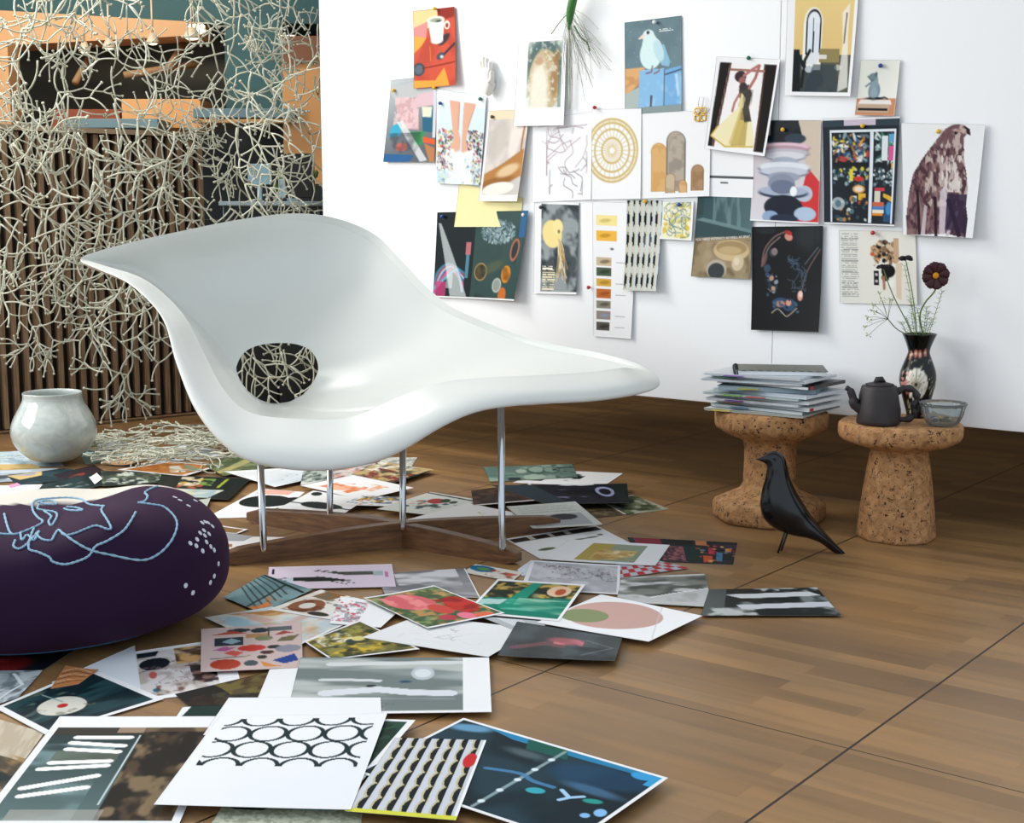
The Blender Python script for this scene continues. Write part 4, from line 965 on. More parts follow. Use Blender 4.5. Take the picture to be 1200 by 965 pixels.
def p_bowl(c):
    c.sub(0, 0, 1, 1, '40585c'); c.grad('2e4a4e', '5a7478', 20, .8); c.nz(6, '8aa4a4', .62, .5, sx=2, sy=.4, box=(.3,0,.8,.4)); c.rect(0,0,.12,.24,'34484a'); c.poly([(0,.28),(1,.40),(1,.55),(0,.55)], '3a5054'); c.poly([(0,.52),(1,.48),(1,1),(0,1)], '9c8a6c'); c.poly([(0,.30),(.12,.27),(1,.40),(1,.44)], '7a9698',.8)
    c.nz(5, '6a5c46', .55, .7, box=(0,.52,1,1)); c.nz(4, 'b8a888', .6, .5, box=(0,.5,1,1)); c.ell(.66,.66,.31,.13,'cdb68c'); c.ell(.66,.63,.27,.085,'a48c64'); c.ell(.64,.66,.20,.05,'c0a87c')
    c.ell(.42,.90,.17,.12,'b8b0a0'); c.ell(.42,.92,.14,.10,'3c4244'); c.ell(.78,.81,.10,.10,'cfc0a0',15); c.ell(.76,.79,.05,.05,'e0d4b8')
def p_dress(c):
    c.sub(.05, .06, .97, .965, 'f0eeee'); c.poly([(.02,0),(.19,0),(.07,1),(0,1),(0,.6)], '1a1414'); c.poly([(.19,0),(.22,0),(.11,1),(.07,1)], '5a3c34'); c.poly([(.80,0),(1,0),(1,1),(.84,1)], '14100f'); c.poly([(.78,0),(.81,0),(.86,1),(.82,1)], '4a322c')
    c.rect(.2,.06,.8,.09,'a07868'); c.poly([(.45,.50),(.60,.46),(.80,.86),(.80,.96),(.30,1),(.02,.88),(.10,.78)], 'ece2b8'); c.nz(5, 'd8c074', .5, .8, sx=2, box=(.1,.55,.8,1)) if False else None
    c.poly([(.50,.52),(.62,.5),(.66,.95),(.40,.97)], 'b09a50', .8); c.poly([(.48,.50),(.60,.5),(.52,.95),(.36,.95)], 'cbb468', .7); c.line([(.03,.88),(.3,.985),(.8,.95)], .01, 'c8a840'); c.line([(.12,.76),(.03,.87)], .01, 'c8a840')
    c.poly([(.40,.30),(.56,.24),(.64,.34),(.62,.50),(.70,.66),(.58,.68),(.50,.50),(.42,.38)], '4a463c'); c.poly([(.46,.34),(.42,.50),(.52,.52),(.54,.4)], 'ded29a'); c.nz(3, '2a2824', .5, .4, box=(.5,.3,.66,.66))
    c.ell(.40,.155,.10,.065,'3a2a30'); c.ell(.44,.20,.06,.045,'9a6460'); c.line([(.46,.14),(.58,.07),(.68,.02)], .022, 'b4746c'); c.line([(.70,.02),(.66,.16),(.58,.28)], .024, 'a86c64'); c.line([(.42,.36),(.36,.46),(.34,.56)], .02, 'b07870')
    c.ell(.47,.27,.07,.05,'3c3436')
def p_plates(c):
    c.sub(0, 0, 1, .99, 'd0c8cc'); c.grad('b8aeb0', 'dedce4', 80, .8); c.poly([(.82,.45),(1,.60),(1,1),(.68,1),(.74,.70)], 'cc2c30'); c.poly([(.62,0),(1,0),(1,.6),(.8,.45)], 'cfc0ae')
    c.poly([(.25,0),(.66,0),(.72,.14),(.24,.14)], '1a2228'); c.nz(6, '0a1014', .5, .8, box=(.25,0,.7,.14)); c.ell(.46,.19,.28,.07,'22303a'); c.ell(.40,.17,.18,.05,'10181e'); c.ell(.62,.18,.16,.05,'2c3c48')
    for (y, w, cc, dk) in ((.27,.36,'e0c0cc','8a6a78'),(.30,.33,'b898a4','705866'),(.33,.35,'c0bcc8','5a5c70'),(.36,.30,'d8d8e0','7a7e90')): c.ell(.48,y,w,.045,dk); c.ell(.48,y-.010,w,.042,cc)
    c.ell(.47,.43,.22,.07,'a8b0c0'); c.ell(.47,.48,.38,.06,'4a5268'); c.ell(.47,.465,.38,.055,'dfe4ec'); c.ell(.47,.52,.36,.045,'6a7288'); c.ell(.47,.505,.36,.045,'c8ccd8'); c.ell(.47,.56,.24,.05,'9aa2b4')
    c.ell(.44,.63,.20,.10,'8890a4'); c.ell(.78,.72,.12,.08,'b8c4d4'); c.ell(.47,.72,.36,.055,'28324a'); c.ell(.47,.70,.36,.05,'a8b4c8'); c.ell(.46,.66,.18,.07,'6a748c'); c.ell(.62,.70,.05,.05,'f4f6fa'); c.ell(.48,.86,.28,.12,'10182a'); c.ell(.80,.92,.16,.07,'b0c4dc'); c.ell(.30,.96,.12,.06,'90a8c8'); c.ell(.5,.98,.2,.05,'1c2840')
def p_room(c):
    c.sub(.12, 0, .96, .96, 'e4c884'); c.grad('e8cf90', 'd0b070', 90, .7); c.rect(0,.62,1,1,'5a584c'); c.nz(3, '303a40', .5, .7, box=(.05,.68,.75,1)); c.ell(.32,.30,.16,.16,'f0eee4'); c.rect(.16,.30,.48,.78,'f0eee4'); c.ell(.33,.28,.125,.12,'22242a'); c.rect(.205,.28,.455,.62,'22242a')
    c.ell(.33,.285,.105,.10,'e4eaf0'); c.rect(.225,.30,.32,.62,'dce6f0'); c.rect(.34,.30,.435,.62,'dce4ee'); c.rect(.32,.25,.335,.62,'30343a'); c.poly([(.3,.6),(.45,.6),(.40,.72),(.22,.72)], 'dfe4e8'); c.rect(.44,.56,.80,.70,'8f8254'); c.rect(.45,.62,.57,.66,'d8d8d0')
    c.poly([(0,.57),(.1,.57),(.12,.7),(.14,1),(0,1)], '12181c'); c.line([(.28,.58),(.2,.68),(.16,.95)], .025, '161c20'); c.line([(.05,.6),(.2,.75)], .03, '161c20'); c.ell(.28,.77,.07,.035,'b8c4cc'); c.ell(.78,.75,.06,.03,'b8b8ac'); c.poly([(.35,.72),(.75,.72),(.85,1),(.2,1)], '2e3c48', .6)
    c.poly([(.80,.20),(.92,.1),(.92,.4),(.98,.95),(.80,1),(.84,.5)], 'f0f0ea', .75); c.line([(.88,.2),(.86,.5)], .01, '4a4a44')
def p_mouse(c):
    c.sub(0, 0, 1, 1, 'e2e4da'); c.grad('d8dccf', 'f0f0ea', 40, .6); c.poly([(0,.70),(1,.69),(1,1),(0,1)], 'c88a66'); c.poly([(.04,.80),(.10,.72),(.86,.72),(.90,.80)], 'ece8e4'); c.poly([(.04,.80),(.86,.80),(.84,.95),(.03,.95)], 'c0a890'); c.rect(.05,.87,.8,.92,'2c2024')
    c.ell(.42,.56,.15,.17,'7f949c'); c.ell(.40,.40,.10,.14,'8a9ea6'); c.poly([(.20,.30),(.34,.26),(.44,.34),(.34,.40)], '60727a'); c.ell(.36,.30,.10,.06,'74868e'); c.ell(.43,.26,.035,.04,'50606a'); c.line([(.30,.42),(.2,.48)], .02, '6a7a84'); c.ell(.45,.695,.22,.022,'20262a'); c.line([(.5,.69),(.7,.67),(.78,.70)], .014, '20262a'); c.ell(.42,.6,.09,.1,'a0b4ba',0,.6,.3)
def p_shelf(c):
    c.sub(0, .02, 1, .99, '14202a'); c.rect(0,0,.99,.06,'2a3a44'); c.rect(.28,0,.7,.055,'c8bccc'); c.sub(.1,.11,.96,.98,'101c24')
    cs = ['c8d0d0','8a9aa0','506a78','d8c040','e0e4e0','38505c','a0703c','2a5a88','c03a34','e8a030']
    c.blobs(90, (0,.06,.60,.34), (.010,.024), cs, 2, 1, 3); c.rect(.0,.35,.62,.40,'0a1218'); c.rect(.68,.35,1,.40,'0a1218'); c.blobs(40, (.70,.06,.98,.34), (.010,.022), ['3a8a6a','c8d8d4','2a5a50','a8c0bc'], 5, 1, 4)
    c.rect(.80,.08,.88,.34,'dce4e8'); c.rect(.90,.18,.985,.34,'d05a90'); c.rect(.90,.06,.985,.14,'5aa0c8'); c.rect(.95,.36,1,.42,'e8a848')
    c.blobs(70, (.0,.42,.6,.60), (.012,.03), ['8fa4a8','3a5a68','d0c030','506a70','c8d0cc'], 7); c.rect(.30,.43,.36,.55,'e0d040'); c.ell(.45,.53,.08,.028,'c8342c'); c.blobs(50, (.68,.42,.98,.60), (.012,.03), ['e0e4e0','48606a','8a9aa0','2f4450'], 8)
    c.ell(.45,.64,.10,.045,'d8a050'); c.ell(.45,.64,.07,.03,'e8dcc8'); c.rect(.33,.71,.42,.84,'dcdcd0'); c.rect(.44,.69,.56,.76,'e0b030'); c.rect(.44,.77,.6,.80,'b83a34'); c.rect(.70,.66,.80,.78,'d8d4c4'); c.rect(.68,.78,.86,.82,'c86040'); c.rect(.68,.82,.86,.86,'4a80b8'); c.rect(.68,.86,.86,.89,'e8e0d0'); c.rect(.68,.89,.84,.92,'e08a28')
    c.blobs(34, (.0,.74,.6,.98), (.02,.05), ['2c4450','c8ccc4','50707c','b08040','101c24'], 9); c.ell(.12,.80,.11,.07,'c4ccd0',0,.8); c.ell(.12,.80,.05,.04,'5a7480'); c.poly([(.84,.68),(1,.72),(1,.78),(.84,.72)], 'e0b030'); c.rect(.86,.80,1,.98,'1c4a74'); c.ell(.94,.84,.05,.07,'3a8ac0'); c.rect(.7,.62,.86,.66,'c83a4c')
    c.rect(.615,0,.665,1,'dfe6ee'); c.rect(0,0,.018,1,'dfe6ee'); c.rect(0,0,1,.03,'dfe6ee'); c.rect(.975,0,1,1,'dfe6ee')
def p_hawk(c):
    c.sub(0, 0, 1, 1, 'eef0f1'); c.poly([(.38,.20),(.46,.12),(.54,.045),(.62,.01),(.70,.0),(.77,.015),(.83,.045),(.84,.10),(.80,.085),(.765,.12),(.77,.20),(.78,.30),(.82,.42),(.86,.56),(.86,.72),(.90,.84),(.90,1),(.60,.97),(.30,.99),(.06,1),(.05,.86),(.08,.66),(.14,.46),(.26,.32)], '705258')
    c.sub(0,0,1,1); m0 = ((c.u > .05) & (c.u < .9)).astype(float)
    ins = (np.abs(c.img - srgb('eef0f1')).sum(-1) > .1)
    def nzm(k, col, th, a, sx, sy, cond):
        c.seed += 3; nn_ = fbm(c.u*k*sx+5, c.v*k*sy+5, c.seed, 3); c.mix(sstep(th-.08, th+.08, nn_)*ins*cond, col, a)
    nzm(24, '4a3038', .52, .9, 1, .8, c.v > .2); nzm(22, '9a7c78', .56, .7, 1, .7, c.u < .55); nzm(26, 'd4c4bc', .60, .8, 1, .6, (c.u > .3) & (c.v < .75)); nzm(26, 'e6deda', .5, .9, 1.4, .5, (c.u > .50) & (c.u < .76) & (c.v > .28) & (c.v < .6))
    c.poly([(.50,.60),(.56,.55),(.66,.70),(.60,.98),(.52,.98)], 'd8ccd4',.85); c.poly([(.30,.72),(.34,.74),(.32,1),(.26,1)], 'd8ccd4',.8); c.line([(.75,.78),(.64,.98)], .022, 'c8bcc8'); c.line([(.44,.66),(.48,1)], .02, '2a1a2c'); c.line([(.62,.68),(.80,.98)], .03, '2a1c30'); c.line([(.2,.6),(.24,.98)], .02, '2c1c28')
    c.poly([(.76,.02),(.83,.045),(.84,.10),(.80,.08)], '2c2428'); c.poly([(.74,.03),(.79,.05),(.76,.08)], 'c8b09a'); c.ell(.665,.075,.022,.018,'1c1418'); c.ell(.68,.06,.06,.012,'c8a89c',10,.7); nzm(6, '2a2038', .45, .8, 1, 1, (c.u > .60) & (c.v > .62))
def p_coll(c):
    c.sub(0, 0, 1, 1, 'e7e6de'); c.txt((.03,.04,.26,.92), 46, '8c8c8c', .75, 4, .5); c.rect(.28,.0,1,1,'eae8df'); c.blobs(70, (.45,.14,.74,.45), (.012,.04), ['a88460','d8c0a0','2c2420','6a4a34','c89a70','14100f','8a6a50'], 6)
    c.ell(.64,.55,.09,.09,'120c10'); c.ell(.60,.64,.05,.05,'1c1416'); c.ell(.44,.32,.03,.03,'c86040'); c.rect(.45,.55,.52,.75,'20222a'); c.ell(.485,.6,.02,.02,'c8c8c8'); c.ell(.485,.69,.02,.02,'c8c8c8'); c.poly([(.56,.62),(.60,.62),(.60,.80),(.57,.82)], 'a87858'); c.blobs(14, (.42,.2,.5,.5), (.006,.015), ['d8b890','6a4430'], 9); c.rect(.72,.10,.78,.42,'caa888'); c.poly([(.74,.44),(.82,.44),(.8,.95),(.74,.9)], 'e0cdb4'); c.poly([(.6,.7),(.72,.66),(.70,.78)], 'f4f2ec')
def p_black(c):
    c.sub(0, 0, 1, 1, '0b0e13'); c.ell(.80,.08,.2,.15,'2a3034',0,.8,.5); c.rect(.88,0,.9,.4,'14181c'); c.ell(.2,.04,.14,.03,'1c2428')
    c.line([(.14,.38),(.18,.22),(.32,.1),(.48,.05)], .010, '8a6a64', .9, 5); c.line([(.16,.34),(.24,.2),(.4,.10)], .006, 'c8b0a8', .8, 5); c.ell(.52,.10,.06,.035,'d0907c',30); c.ell(.52,.06,.05,.02,'b82c2c',20); c.ell(.32,.24,.045,.035,'b08880'); c.ell(.30,.25,.06,.04,'5a6470',0,.5); c.ell(.22,.4,.05,.04,'33475a',20); c.ell(.18,.32,.03,.07,'7a5a58',20,.8)
    c.line([(.97,.22),(.80,.42),(.72,.62)], .007, '8a6a60', .9, 5); c.line([(.94,.20),(.76,.36)], .004, '7a8890', .8, 5); c.scrib(18, (.52,.25,.78,.62), .003, '44586a', 4, .9, .22); c.ell(.705,.66,.04,.05,'d8a090'); c.ell(.71,.645,.03,.03,'ecd0c4')
    c.blobs(26, (.2,.46,.36,.66), (.012,.035), ['22384c','38506a','b8907c','141c26','8a9aa8'], 5); c.ell(.42,.73,.12,.05,'2c4868'); c.ell(.55,.75,.10,.06,'2c4868'); c.ell(.42,.74,.07,.03,'c0826c'); c.ell(.54,.73,.04,.03,'d89a80'); c.blobs(20, (.3,.70,.68,.84), (.01,.03), ['1a2c42','44607c','0c121a'], 7)
    c.line([(.30,.83),(.38,.79),(.46,.83),(.52,.86),(.60,.82),(.66,.78)], .006, 'e0cfb0', .9, 4)
def p_dove(c):
    c.sub(0, 0, 1, 1, '55707a'); c.nz(3, '63808a', .5, .6); c.poly([(0,.50),(.35,.50),(.35,.62),(.1,.76),(0,.78)], 'd8a468'); c.nz(8, 'b8824a', .55, .6, box=(0,.52,.3,.74)); c.poly([(0,.78),(.35,.68),(.34,1),(0,1)], 'a8b4b0'); c.poly([(.26,.53),(.70,.53),(.70,.93),(.24,.93)], '7fb4dc'); c.poly([(.70,.55),(1,.52),(1,.93),(.70,.93)], '6aa4d4')
    c.nz(6, 'a8d0ec', .6, .5, box=(.26,.54,1,.92)); c.line([(.70,.55),(.69,.93)], .006, '24425e'); c.line([(.72,.60),(1,.56)], .01, '1c3048'); c.line([(.47,.82),(.46,.93)], .018, '2a3a4c'); c.rect(0,.93,1,1,'7f8f90'); c.poly([(.88,.6),(.93,.6),(.96,.82),(.93,.85)], 'c8e0f0', .7)
    c.ell(.42,.17,.105,.065,'d4e8e8'); c.poly([(.34,.14),(.50,.14),(.60,.24),(.66,.30),(.50,.32),(.30,.30)], 'cfe6e6'); c.ell(.47,.36,.20,.17,'cfe8e8',12); c.poly([(.54,.26),(.70,.28),(.80,.46),(.78,.52),(.66,.50),(.56,.4)], '7fb2cc'); c.ell(.60,.34,.08,.12,'b8d8e0',-20)
    c.poly([(.34,.14),(.24,.19),(.25,.20),(.34,.19)], 'ecd0c0'); c.ell(.415,.135,.026,.018,'101820'); c.line([(.49,.50),(.47,.56),(.38,.57)], .012, '705860'); c.line([(.62,.50),(.60,.56),(.52,.58)], .012, '705860'); c.txt((.62,.10,.86,.15), 3, 'e8f0f0', .9, 2, .5); c.blobs(26, (0,0,1,.5), (.002,.005), ['a8c0c4'], 4)
WP('picture', [(694,236),(748,238),(741,397),(696,394)], 0, p_sw, 'tall narrow white sheet with nine swatches from yellow through orange to charcoal', .004)
WP('picture', [(626,235),(679,237),(678,345),(626,344)], 0, p_root, 'picture of a pale yellow gourd with trailing roots on grey smoke', .006, .006)
WP('picture', [(512.5,249),(622,247),(610.5,352),(509,348)], 0, p_dark, 'double page of dark stalls with flat bowls, striped cloth and orange discs', .008, .030, M_GLOSS)
WP('sheet_of_paper', [(825,129),(884,131),(884,232),(824,230)], 0, lambda c: (c.rect(.1,.76,1,.785,'50565a'), c.rect(.35,.83,.5,.84,'5a5c60')), 'nearly blank white sheet between the stones drawing and the plate stack picture', .003)
WP('picture', [(818,229),(882,231),(881,327),(811,324)], 1, p_bowl, 'picture of a shallow stone bowl with two rocks on a teal and brown ground', .006)
WP('picture', [(735,235),(777,235),(774,341),(734,340)], 1, p_scal, 'strip print of vertical rows of black scallops on cream', .018, .008)
WP('picture', [(776,236),(813,235),(812,282),(774,280)], 2, p_yel, 'small yellow drawing covered with blue grey tangled outlines', .006)
WP('drawing', [(624,140),(694,131),(694,234),(624,237)], 0, p_thin, 'white sheet with faint scribbled purple pencil lines', .003)
WP('drawing', [(693,128),(752,127),(752,233),(693,234)], 1, p_wheel, 'white sheet with a gold spoked wheel drawing', .003)
WP('picture', [(751,126),(833,132),(832.5,230),(751,233)], 1, p_stones, 'picture of five upright rounded stones in tan and grey on white', .003)
WP('picture', [(484,13),(534,8),(539,100),(487,104)], 0, p_cup, 'picture of a white mug on a red and orange table', .010, .016)
WP('picture', [(458.5,94),(512,88),(511.5,190),(451,190)], 1, p_pillow, 'picture of pink patterned pillows above coloured plastic bowls', .008, .003)
WP('picture', [(511.5,104),(570,113),(564.5,217),(511.5,215)], 2, p_feet, 'picture of two bare legs standing in colourful litter', .006, .004)
WP('sticky_note', [(538,214),(613,232),(609,266),(533,266)], 1, p_note, 'pale yellow sticky note over the dark double page', .004, 0, cat='note')
WP('picture', [(571.6,130),(622,128),(610.5,236),(563,236)], 3, p_seed, 'sepia picture of pale smoke above a curved brown bowl', .010, .012)
WP('picture', [(608,46),(664,42),(662.5,147),(603,148)], 5, p_arch, 'white sheet with a watercolour of a rounded pale arch on grey green', .006, .004)
WP('picture', [(732,26.5),(799,18.5),(800,130),(733,135)], 0, p_dove, 'picture of a white dove standing on a blue cloth block', .003, .003, M_GLOSS)
WP('picture', [(923,-8),(1007,-8),(999.5,113.5),(920,112)], 1, p_room, 'picture of a yellow room with a tall arched window and dark chairs', .006, .012)
WP('picture', [(1009,70),(1055,70),(1049.5,136),(1003,135)], 2, p_mouse, 'small picture of a grey mouse figure on an orange ledge', .006, .004)
WP('picture', [(885,141),(962.5,141),(961,262.5),(880,258.5)], 1, p_plates, 'picture of a tall stack of plates and bowls against a red wedge', .006, .004, M_GLOSS)
WP('picture', [(964,139),(1055,136),(1050,265),(967,262)], 2, p_shelf, 'picture of crowded shelves behind white framed glass doors', .006, .006, M_GLOSS)
WP('picture', [(1056,144),(1155,146),(1143,279),(1060,275)], 3, p_hawk, 'cut picture of a brown and white hawk, torn on its right edge', .012, .010)
WP('picture', [(983,270),(1073,271),(1076,357),(985,355)], 0, p_coll, 'pale text page with a collage of brown scraps and charms', .003)
WP('picture', [(840,66),(915,69.5),(899,183.5),(827,174)], 3, p_dress, 'picture of a person in a flowing pale yellow dress, arms raised', .008, .008)
WP('picture', [(881.5,266),(965.5,265),(963,389),(882,386.5)], 1, p_black, 'black picture of a coiled necklace of shells and feathers', .010, .010, M_GLOSS)
# the line of text printed across the stone bowl picture
fc = bpy.data.curves.new('printed_text', 'FONT'); fc.body = 'YOU NEED INTIMACY AS WELL AS SPACE'; fc.size = .0135; fc.extrude = .0001
for o in C.objects:
    if o.get('label', '').startswith('picture of a shallow stone bowl'): bowlpic = o
fo = bpy.data.objects.new('printed_text', fc); C.objects.link(fo); fo.data.materials.append(mat('white print ink', 'f4f4f2', .6))
a = PW(815, 282.5, .0085); b2 = PW(881, 278.5, .0085); xd = (b2-a).normalized(); yd = WN.cross(xd)
bpy.context.view_layer.update(); wdt = max(fo.dimensions.x, .01); s_ = (b2-a).length/wdt
Mx = Matrix((xd*s_, yd*s_*1.0, WN*s_)).transposed().to_4x4(); Mx.translation = a
me_ = bpy.data.meshes.new_from_object(fo.evaluated_get(bpy.context.evaluated_depsgraph_get())); bpy.data.objects.remove(fo); fo = bpy.data.objects.new('printed_text', me_); C.objects.link(fo)
if not me_.materials: me_.materials.append(mat('white print ink', 'f4f4f2', .6))
fo.parent = bowlpic; fo.matrix_parent_inverse = bowlpic.matrix_basis.inverted(); fo.matrix_basis = Mx
# push pins
def pin(px, py, col, cn, label, off=.012):
    p = PW(px, py, off); a = PW(px+3, py+1, 0.001)
    t = empty('push_pin', p, label, 'push pin', 'push pins in the white wall')
    q = WN.to_track_quat('Z', 'Y').to_matrix(); V = []; Fc = []
    prof = [(.0005, .006), (.005, .0055), (.0062, .0025), (.0055, -.001), (.0035, -.003), (.0042, -.006), (.0005, -.0065)]; sg = 14
    for i, (r, z) in enumerate(prof):
        for k in range(sg): an = 6.2832*k/sg; V.append(p+q@Vector((r*math.cos(an), r*math.sin(an), z)))
        if i:
            for k in range(sg): k2 = (k+1) % sg; b0 = i*sg; Fc.append((b0-sg+k, b0-sg+k2, b0+k2, b0+k))
    build('head', V, Fc, mat('pin '+cn, col, .3), t); tube('needle', [p-WN*.004, p-WN*(off-.0015)], .0006, M_CHR, t, 5)
for x, y, c_, cn, la in ((509.5,10,'e8b820','yellow','yellow push pin at the top of the mug picture'),(461,106,'e8b820','yellow','yellow push pin at the left of the pillow picture'),(509,103,'e8b820','yellow','yellow push pin at the right of the pillow picture'),
  (516,121,'1f4a9a','blue','blue push pin at the left of the bare legs picture'),(563,116,'0f6a4a','green','green push pin at the right of the bare legs picture'),(577,137,'3a3e44','grey','dark grey push pin on the sepia bowl picture'),
  (697,126,'b81c2c','red','red push pin between the scribbled and the wheel drawings'),(877.5,68,'0f6a4a','green','green push pin above the yellow dress picture'),(917.5,152,'e8b820','yellow','yellow push pin on the plate stack picture'),
  (1011,147.5,'e8b820','yellow','yellow push pin on the crowded shelves picture'),(1100,154,'e8b820','yellow','yellow push pin beside the head of the hawk'),(1032,77,'1f4a9a','blue','blue push pin above the grey mouse figure'),
  (1023,273,'b81c2c','red','red push pin on the collage text page'),(690,337,'b81c2c','red','red push pin alone on the bare wall left of the swatch sheet'),(756,236,'e8b820','yellow','yellow push pin on top of the scallop strip'),
  (796,240,'1f3a6a','blue','dark blue push pin on the small yellow drawing'),(518,254,'2f6aa8','blue','blue push pin at the left corner of the dark double page'),(613.5,252,'e8ecf0','white','white push pin at the right corner of the dark double page'),
  (767,26,'e8ecf0','white','white push pin over the head of the dove'),(634,243,'3a3e44','grey','dark grey push pin on the gourd picture')):
    pin(x, y, c_, cn, la)
# plaster hand
M_PL = mat('white plaster', 'eceae4', .7); HP = PW(572, 92, .02); hq = Matrix((WD, Vector((0, 0, 1)), WN)).transposed()
def hl(x, y, z): return HP + hq @ Vector((x, y, z))
k_ = 1/345
verts = []; edges = []; rad = []
def chain(pts, start=None):
    pr = start
    for (x, y, z, r) in pts:
        verts.append(hl((x-572)*k_, (92-y)*k_, z)); rad.append(r); i = len(verts)-1
        if pr is not None: edges.append((pr, i))
        pr = i
    return pr
root = chain([(573,113,.0,.018)]); p1 = chain([(572,105,0,.030),(571,97,.0,.036),(570,88,.0,.034)], root)
for (pts) in ([(563.5,82,0,.012),(562.5,76,.002,.010),(562.5,71,.004,.008)], [(567,80,0,.012),(566.5,73,.002,.011),(566.5,67,.004,.0085)], [(571,80,0,.012),(571,73,.002,.011),(571,68,.004,.0085)], [(575,83,0,.0115),(575.5,77,.002,.010),(575.5,73,.004,.008)]): chain(pts, p1)
chain([(578,98,.006,.013),(580.5,91,.010,.011),(580.5,84,.012,.009)], 1)
me = bpy.data.meshes.new('plaster_hand'); me.from_pydata([tuple(v) for v in verts], edges, []); o = bpy.data.objects.new('plaster_hand', me); C.objects.link(o); me.materials.append(M_PL)
o.modifiers.new('skin', 'SKIN'); sv = me.skin_vertices[0].data
for i, r in enumerate(rad): sv[i].radius = (r*.9, r*.62)
sv[0].use_root = True; s_ = o.modifiers.new('sub', 'SUBSURF'); s_.levels = s_.render_levels = 2; o.modifiers['skin'].use_smooth_shade = True
tag(o, 'white plaster cast of a small hand fixed to the wall beside the mug picture', 'plaster cast')
# gold flower ornament on a ribbon
OP = PW(820.5, 134, .008); t = empty('flower_ornament', OP, 'small gold four petalled ornament hanging beside the yellow dress picture', 'ornament')
V = []; Fc = []
for k in range(4):
    a = math.pi/4+k*math.pi/2
    pts = [OP+hq@Vector((x, y, 0)) for x, y in [(.004*math.cos(a), .004*math.sin(a))]+[(.020*math.cos(a+s)*(1.25 if abs(s) < .2 else 1), .020*math.sin(a+s)*(1.25 if abs(s) < .2 else 1)) for s in (-.62, -.35, 0, .35, .62)]+[(.004*math.cos(a), .004*math.sin(a))]]
    tube_data(crom([tuple(p) for p in pts], 4), .0022, 6, V, Fc)
build('petals', V, Fc, mat('gold', 'd8b050', .3, .7), t)
tube('ribbon', [OP+hq@Vector((-.008, .02, 0)), OP+hq@Vector((-.004, .05, 0)), OP+hq@Vector((.012, .05, 0)), OP+hq@Vector((.006, .018, 0))], .0012, mat('clear tape', 'dfe4e4', .3), t, 6)
# hanging dried plant
t = empty('dried_plant', PW(672, 0, .05), 'dried grass plant with green stalk and fine roots pinned upside down', 'plant')
g_ = mat('fresh green stalk', '3f7a3a', .5); dr = mat('dry root', '8a8f80', .7)
stk = crom([tuple(PW(676, -16, .06)), tuple(PW(671, 2, .05)), tuple(PW(668, 18, .04)), tuple(PW(667, 36, .03))], 5)
tube('stalk', stk, [.010+.004*math.sin(i*.25) for i in range(len(stk)-4)]+[.008, .006, .004, .002], g_, t)
tube('leaf', crom([tuple(PW(673, 30, .04)), tuple(PW(680, 43, .035)), tuple(PW(688, 50, .03)), tuple(PW(691, 60, .03))], 4), .0025, g_, t); tube('leaf', crom([tuple(PW(667, 14, .03)), tuple(PW(656, 26, .03)), tuple(PW(646, 40, .03))], 4), .0015, g_, t)
R = random.Random(6); V = []; Fc = []
for k in range(46):
    x0, y0 = 668+R.uniform(-3, 4), R.uniform(8, 40); L = R.uniform(30, 88); a = R.uniform(1.0, 2.05) if k < 30 else R.uniform(.6, 1.5)
    x1, y1 = x0+L*math.cos(a), y0+L*math.sin(a); xm, ym = (x0+x1)/2+R.uniform(-6, 6), (y0+y1)/2-R.uniform(0, 5)
    if R.random() < .75: x1 = x0+(x1-x0)*.8+8
    tube_data(crom([tuple(PW(x0, y0, .03)), tuple(PW(xm, ym, .03+R.uniform(0, .03))), tuple(PW(x1, y1, .015+R.uniform(0, .03)))], 5), .00055, 4, V, Fc)
build('roots', V, Fc, dr, t)
stem2 = crom([tuple(PW(667, 36, .025)), tuple(PW(667, 70, .02)), tuple(PW(667.5, 128, .016))], 4); tube('dry_stalk', stem2, .003, mat('pale stalk', 'c4c6b4', .6), t)
# ------------------------------------------------------------------ loose sheets on the floor
GF = 'loose pictures spread over the floor'
FP_ = []
def FPp(q, paint, label, name='picture', m=M_PRINT, bg='f0f1f3', curl=0, cat='picture'):
    FP_.append((q, paint, label, name, m, bg, curl, cat))
def inner(m0, m1, col, f=None, u1=None, v1=None):
    def g(c):
        c.sub(m0, m1, 1-m0 if u1 is None else u1, 1-m1 if v1 is None else v1, col)
        if f: f(c)
    return g
def full(col, f=None): return inner(0, 0, col, f)
# --- far left, behind the pouf
FPp([(-20,531),(60,527),(75,547),(-20,547)], full('c6d4da', lambda c: (c.nz(8,'8aa4b0',.6,.7), c.txt((.05,.3,.6,.8),4,'7a8a94',.6))), 'pale blue magazine page furthest left behind the round vase')
FPp([(112,519),(132,515.5),(180,524),(120,532)], full('bcc8c8', lambda c: (c.nz(10,'6f8288',.6,.8), c.nz(12,'c8a098',.66,.7))), 'speckled pale page immediately right of the round vase, furthest back')
FPp([(92,528),(118,526),(162,534),(100,545)], full('92a8a6', lambda c: (c.poly([(.3,0),(1,.2),(1,.45),(.3,.2)],'14242c'), c.nz(6,'a8b8b0',.6,.5))), 'grey green page with a dark blue edge next to the round vase')
FPp([(-20,545),(38,544),(56,552),(-20,557)], full('cdb078', lambda c: c.nz(5,'8a7a4a',.6,.6)), 'tan sheet half under the left side of the round vase')
FPp([(160,526),(235,521),(266,535),(182,543)], full('d9dfe4', lambda c: (c.rect(.12,.35,.2,.5,'b03a4c'),c.rect(.42,.3,.52,.42,'b06a80'),c.rect(.45,.6,.6,.72,'3a8a90'),c.rect(.2,.75,.32,.85,'28303a'),c.rect(.7,.3,.85,.42,'3a4a6a'),c.rect(.3,.55,.36,.62,'8a5a60'))), 'white sheet with small red and teal marks under the trailing curtain')
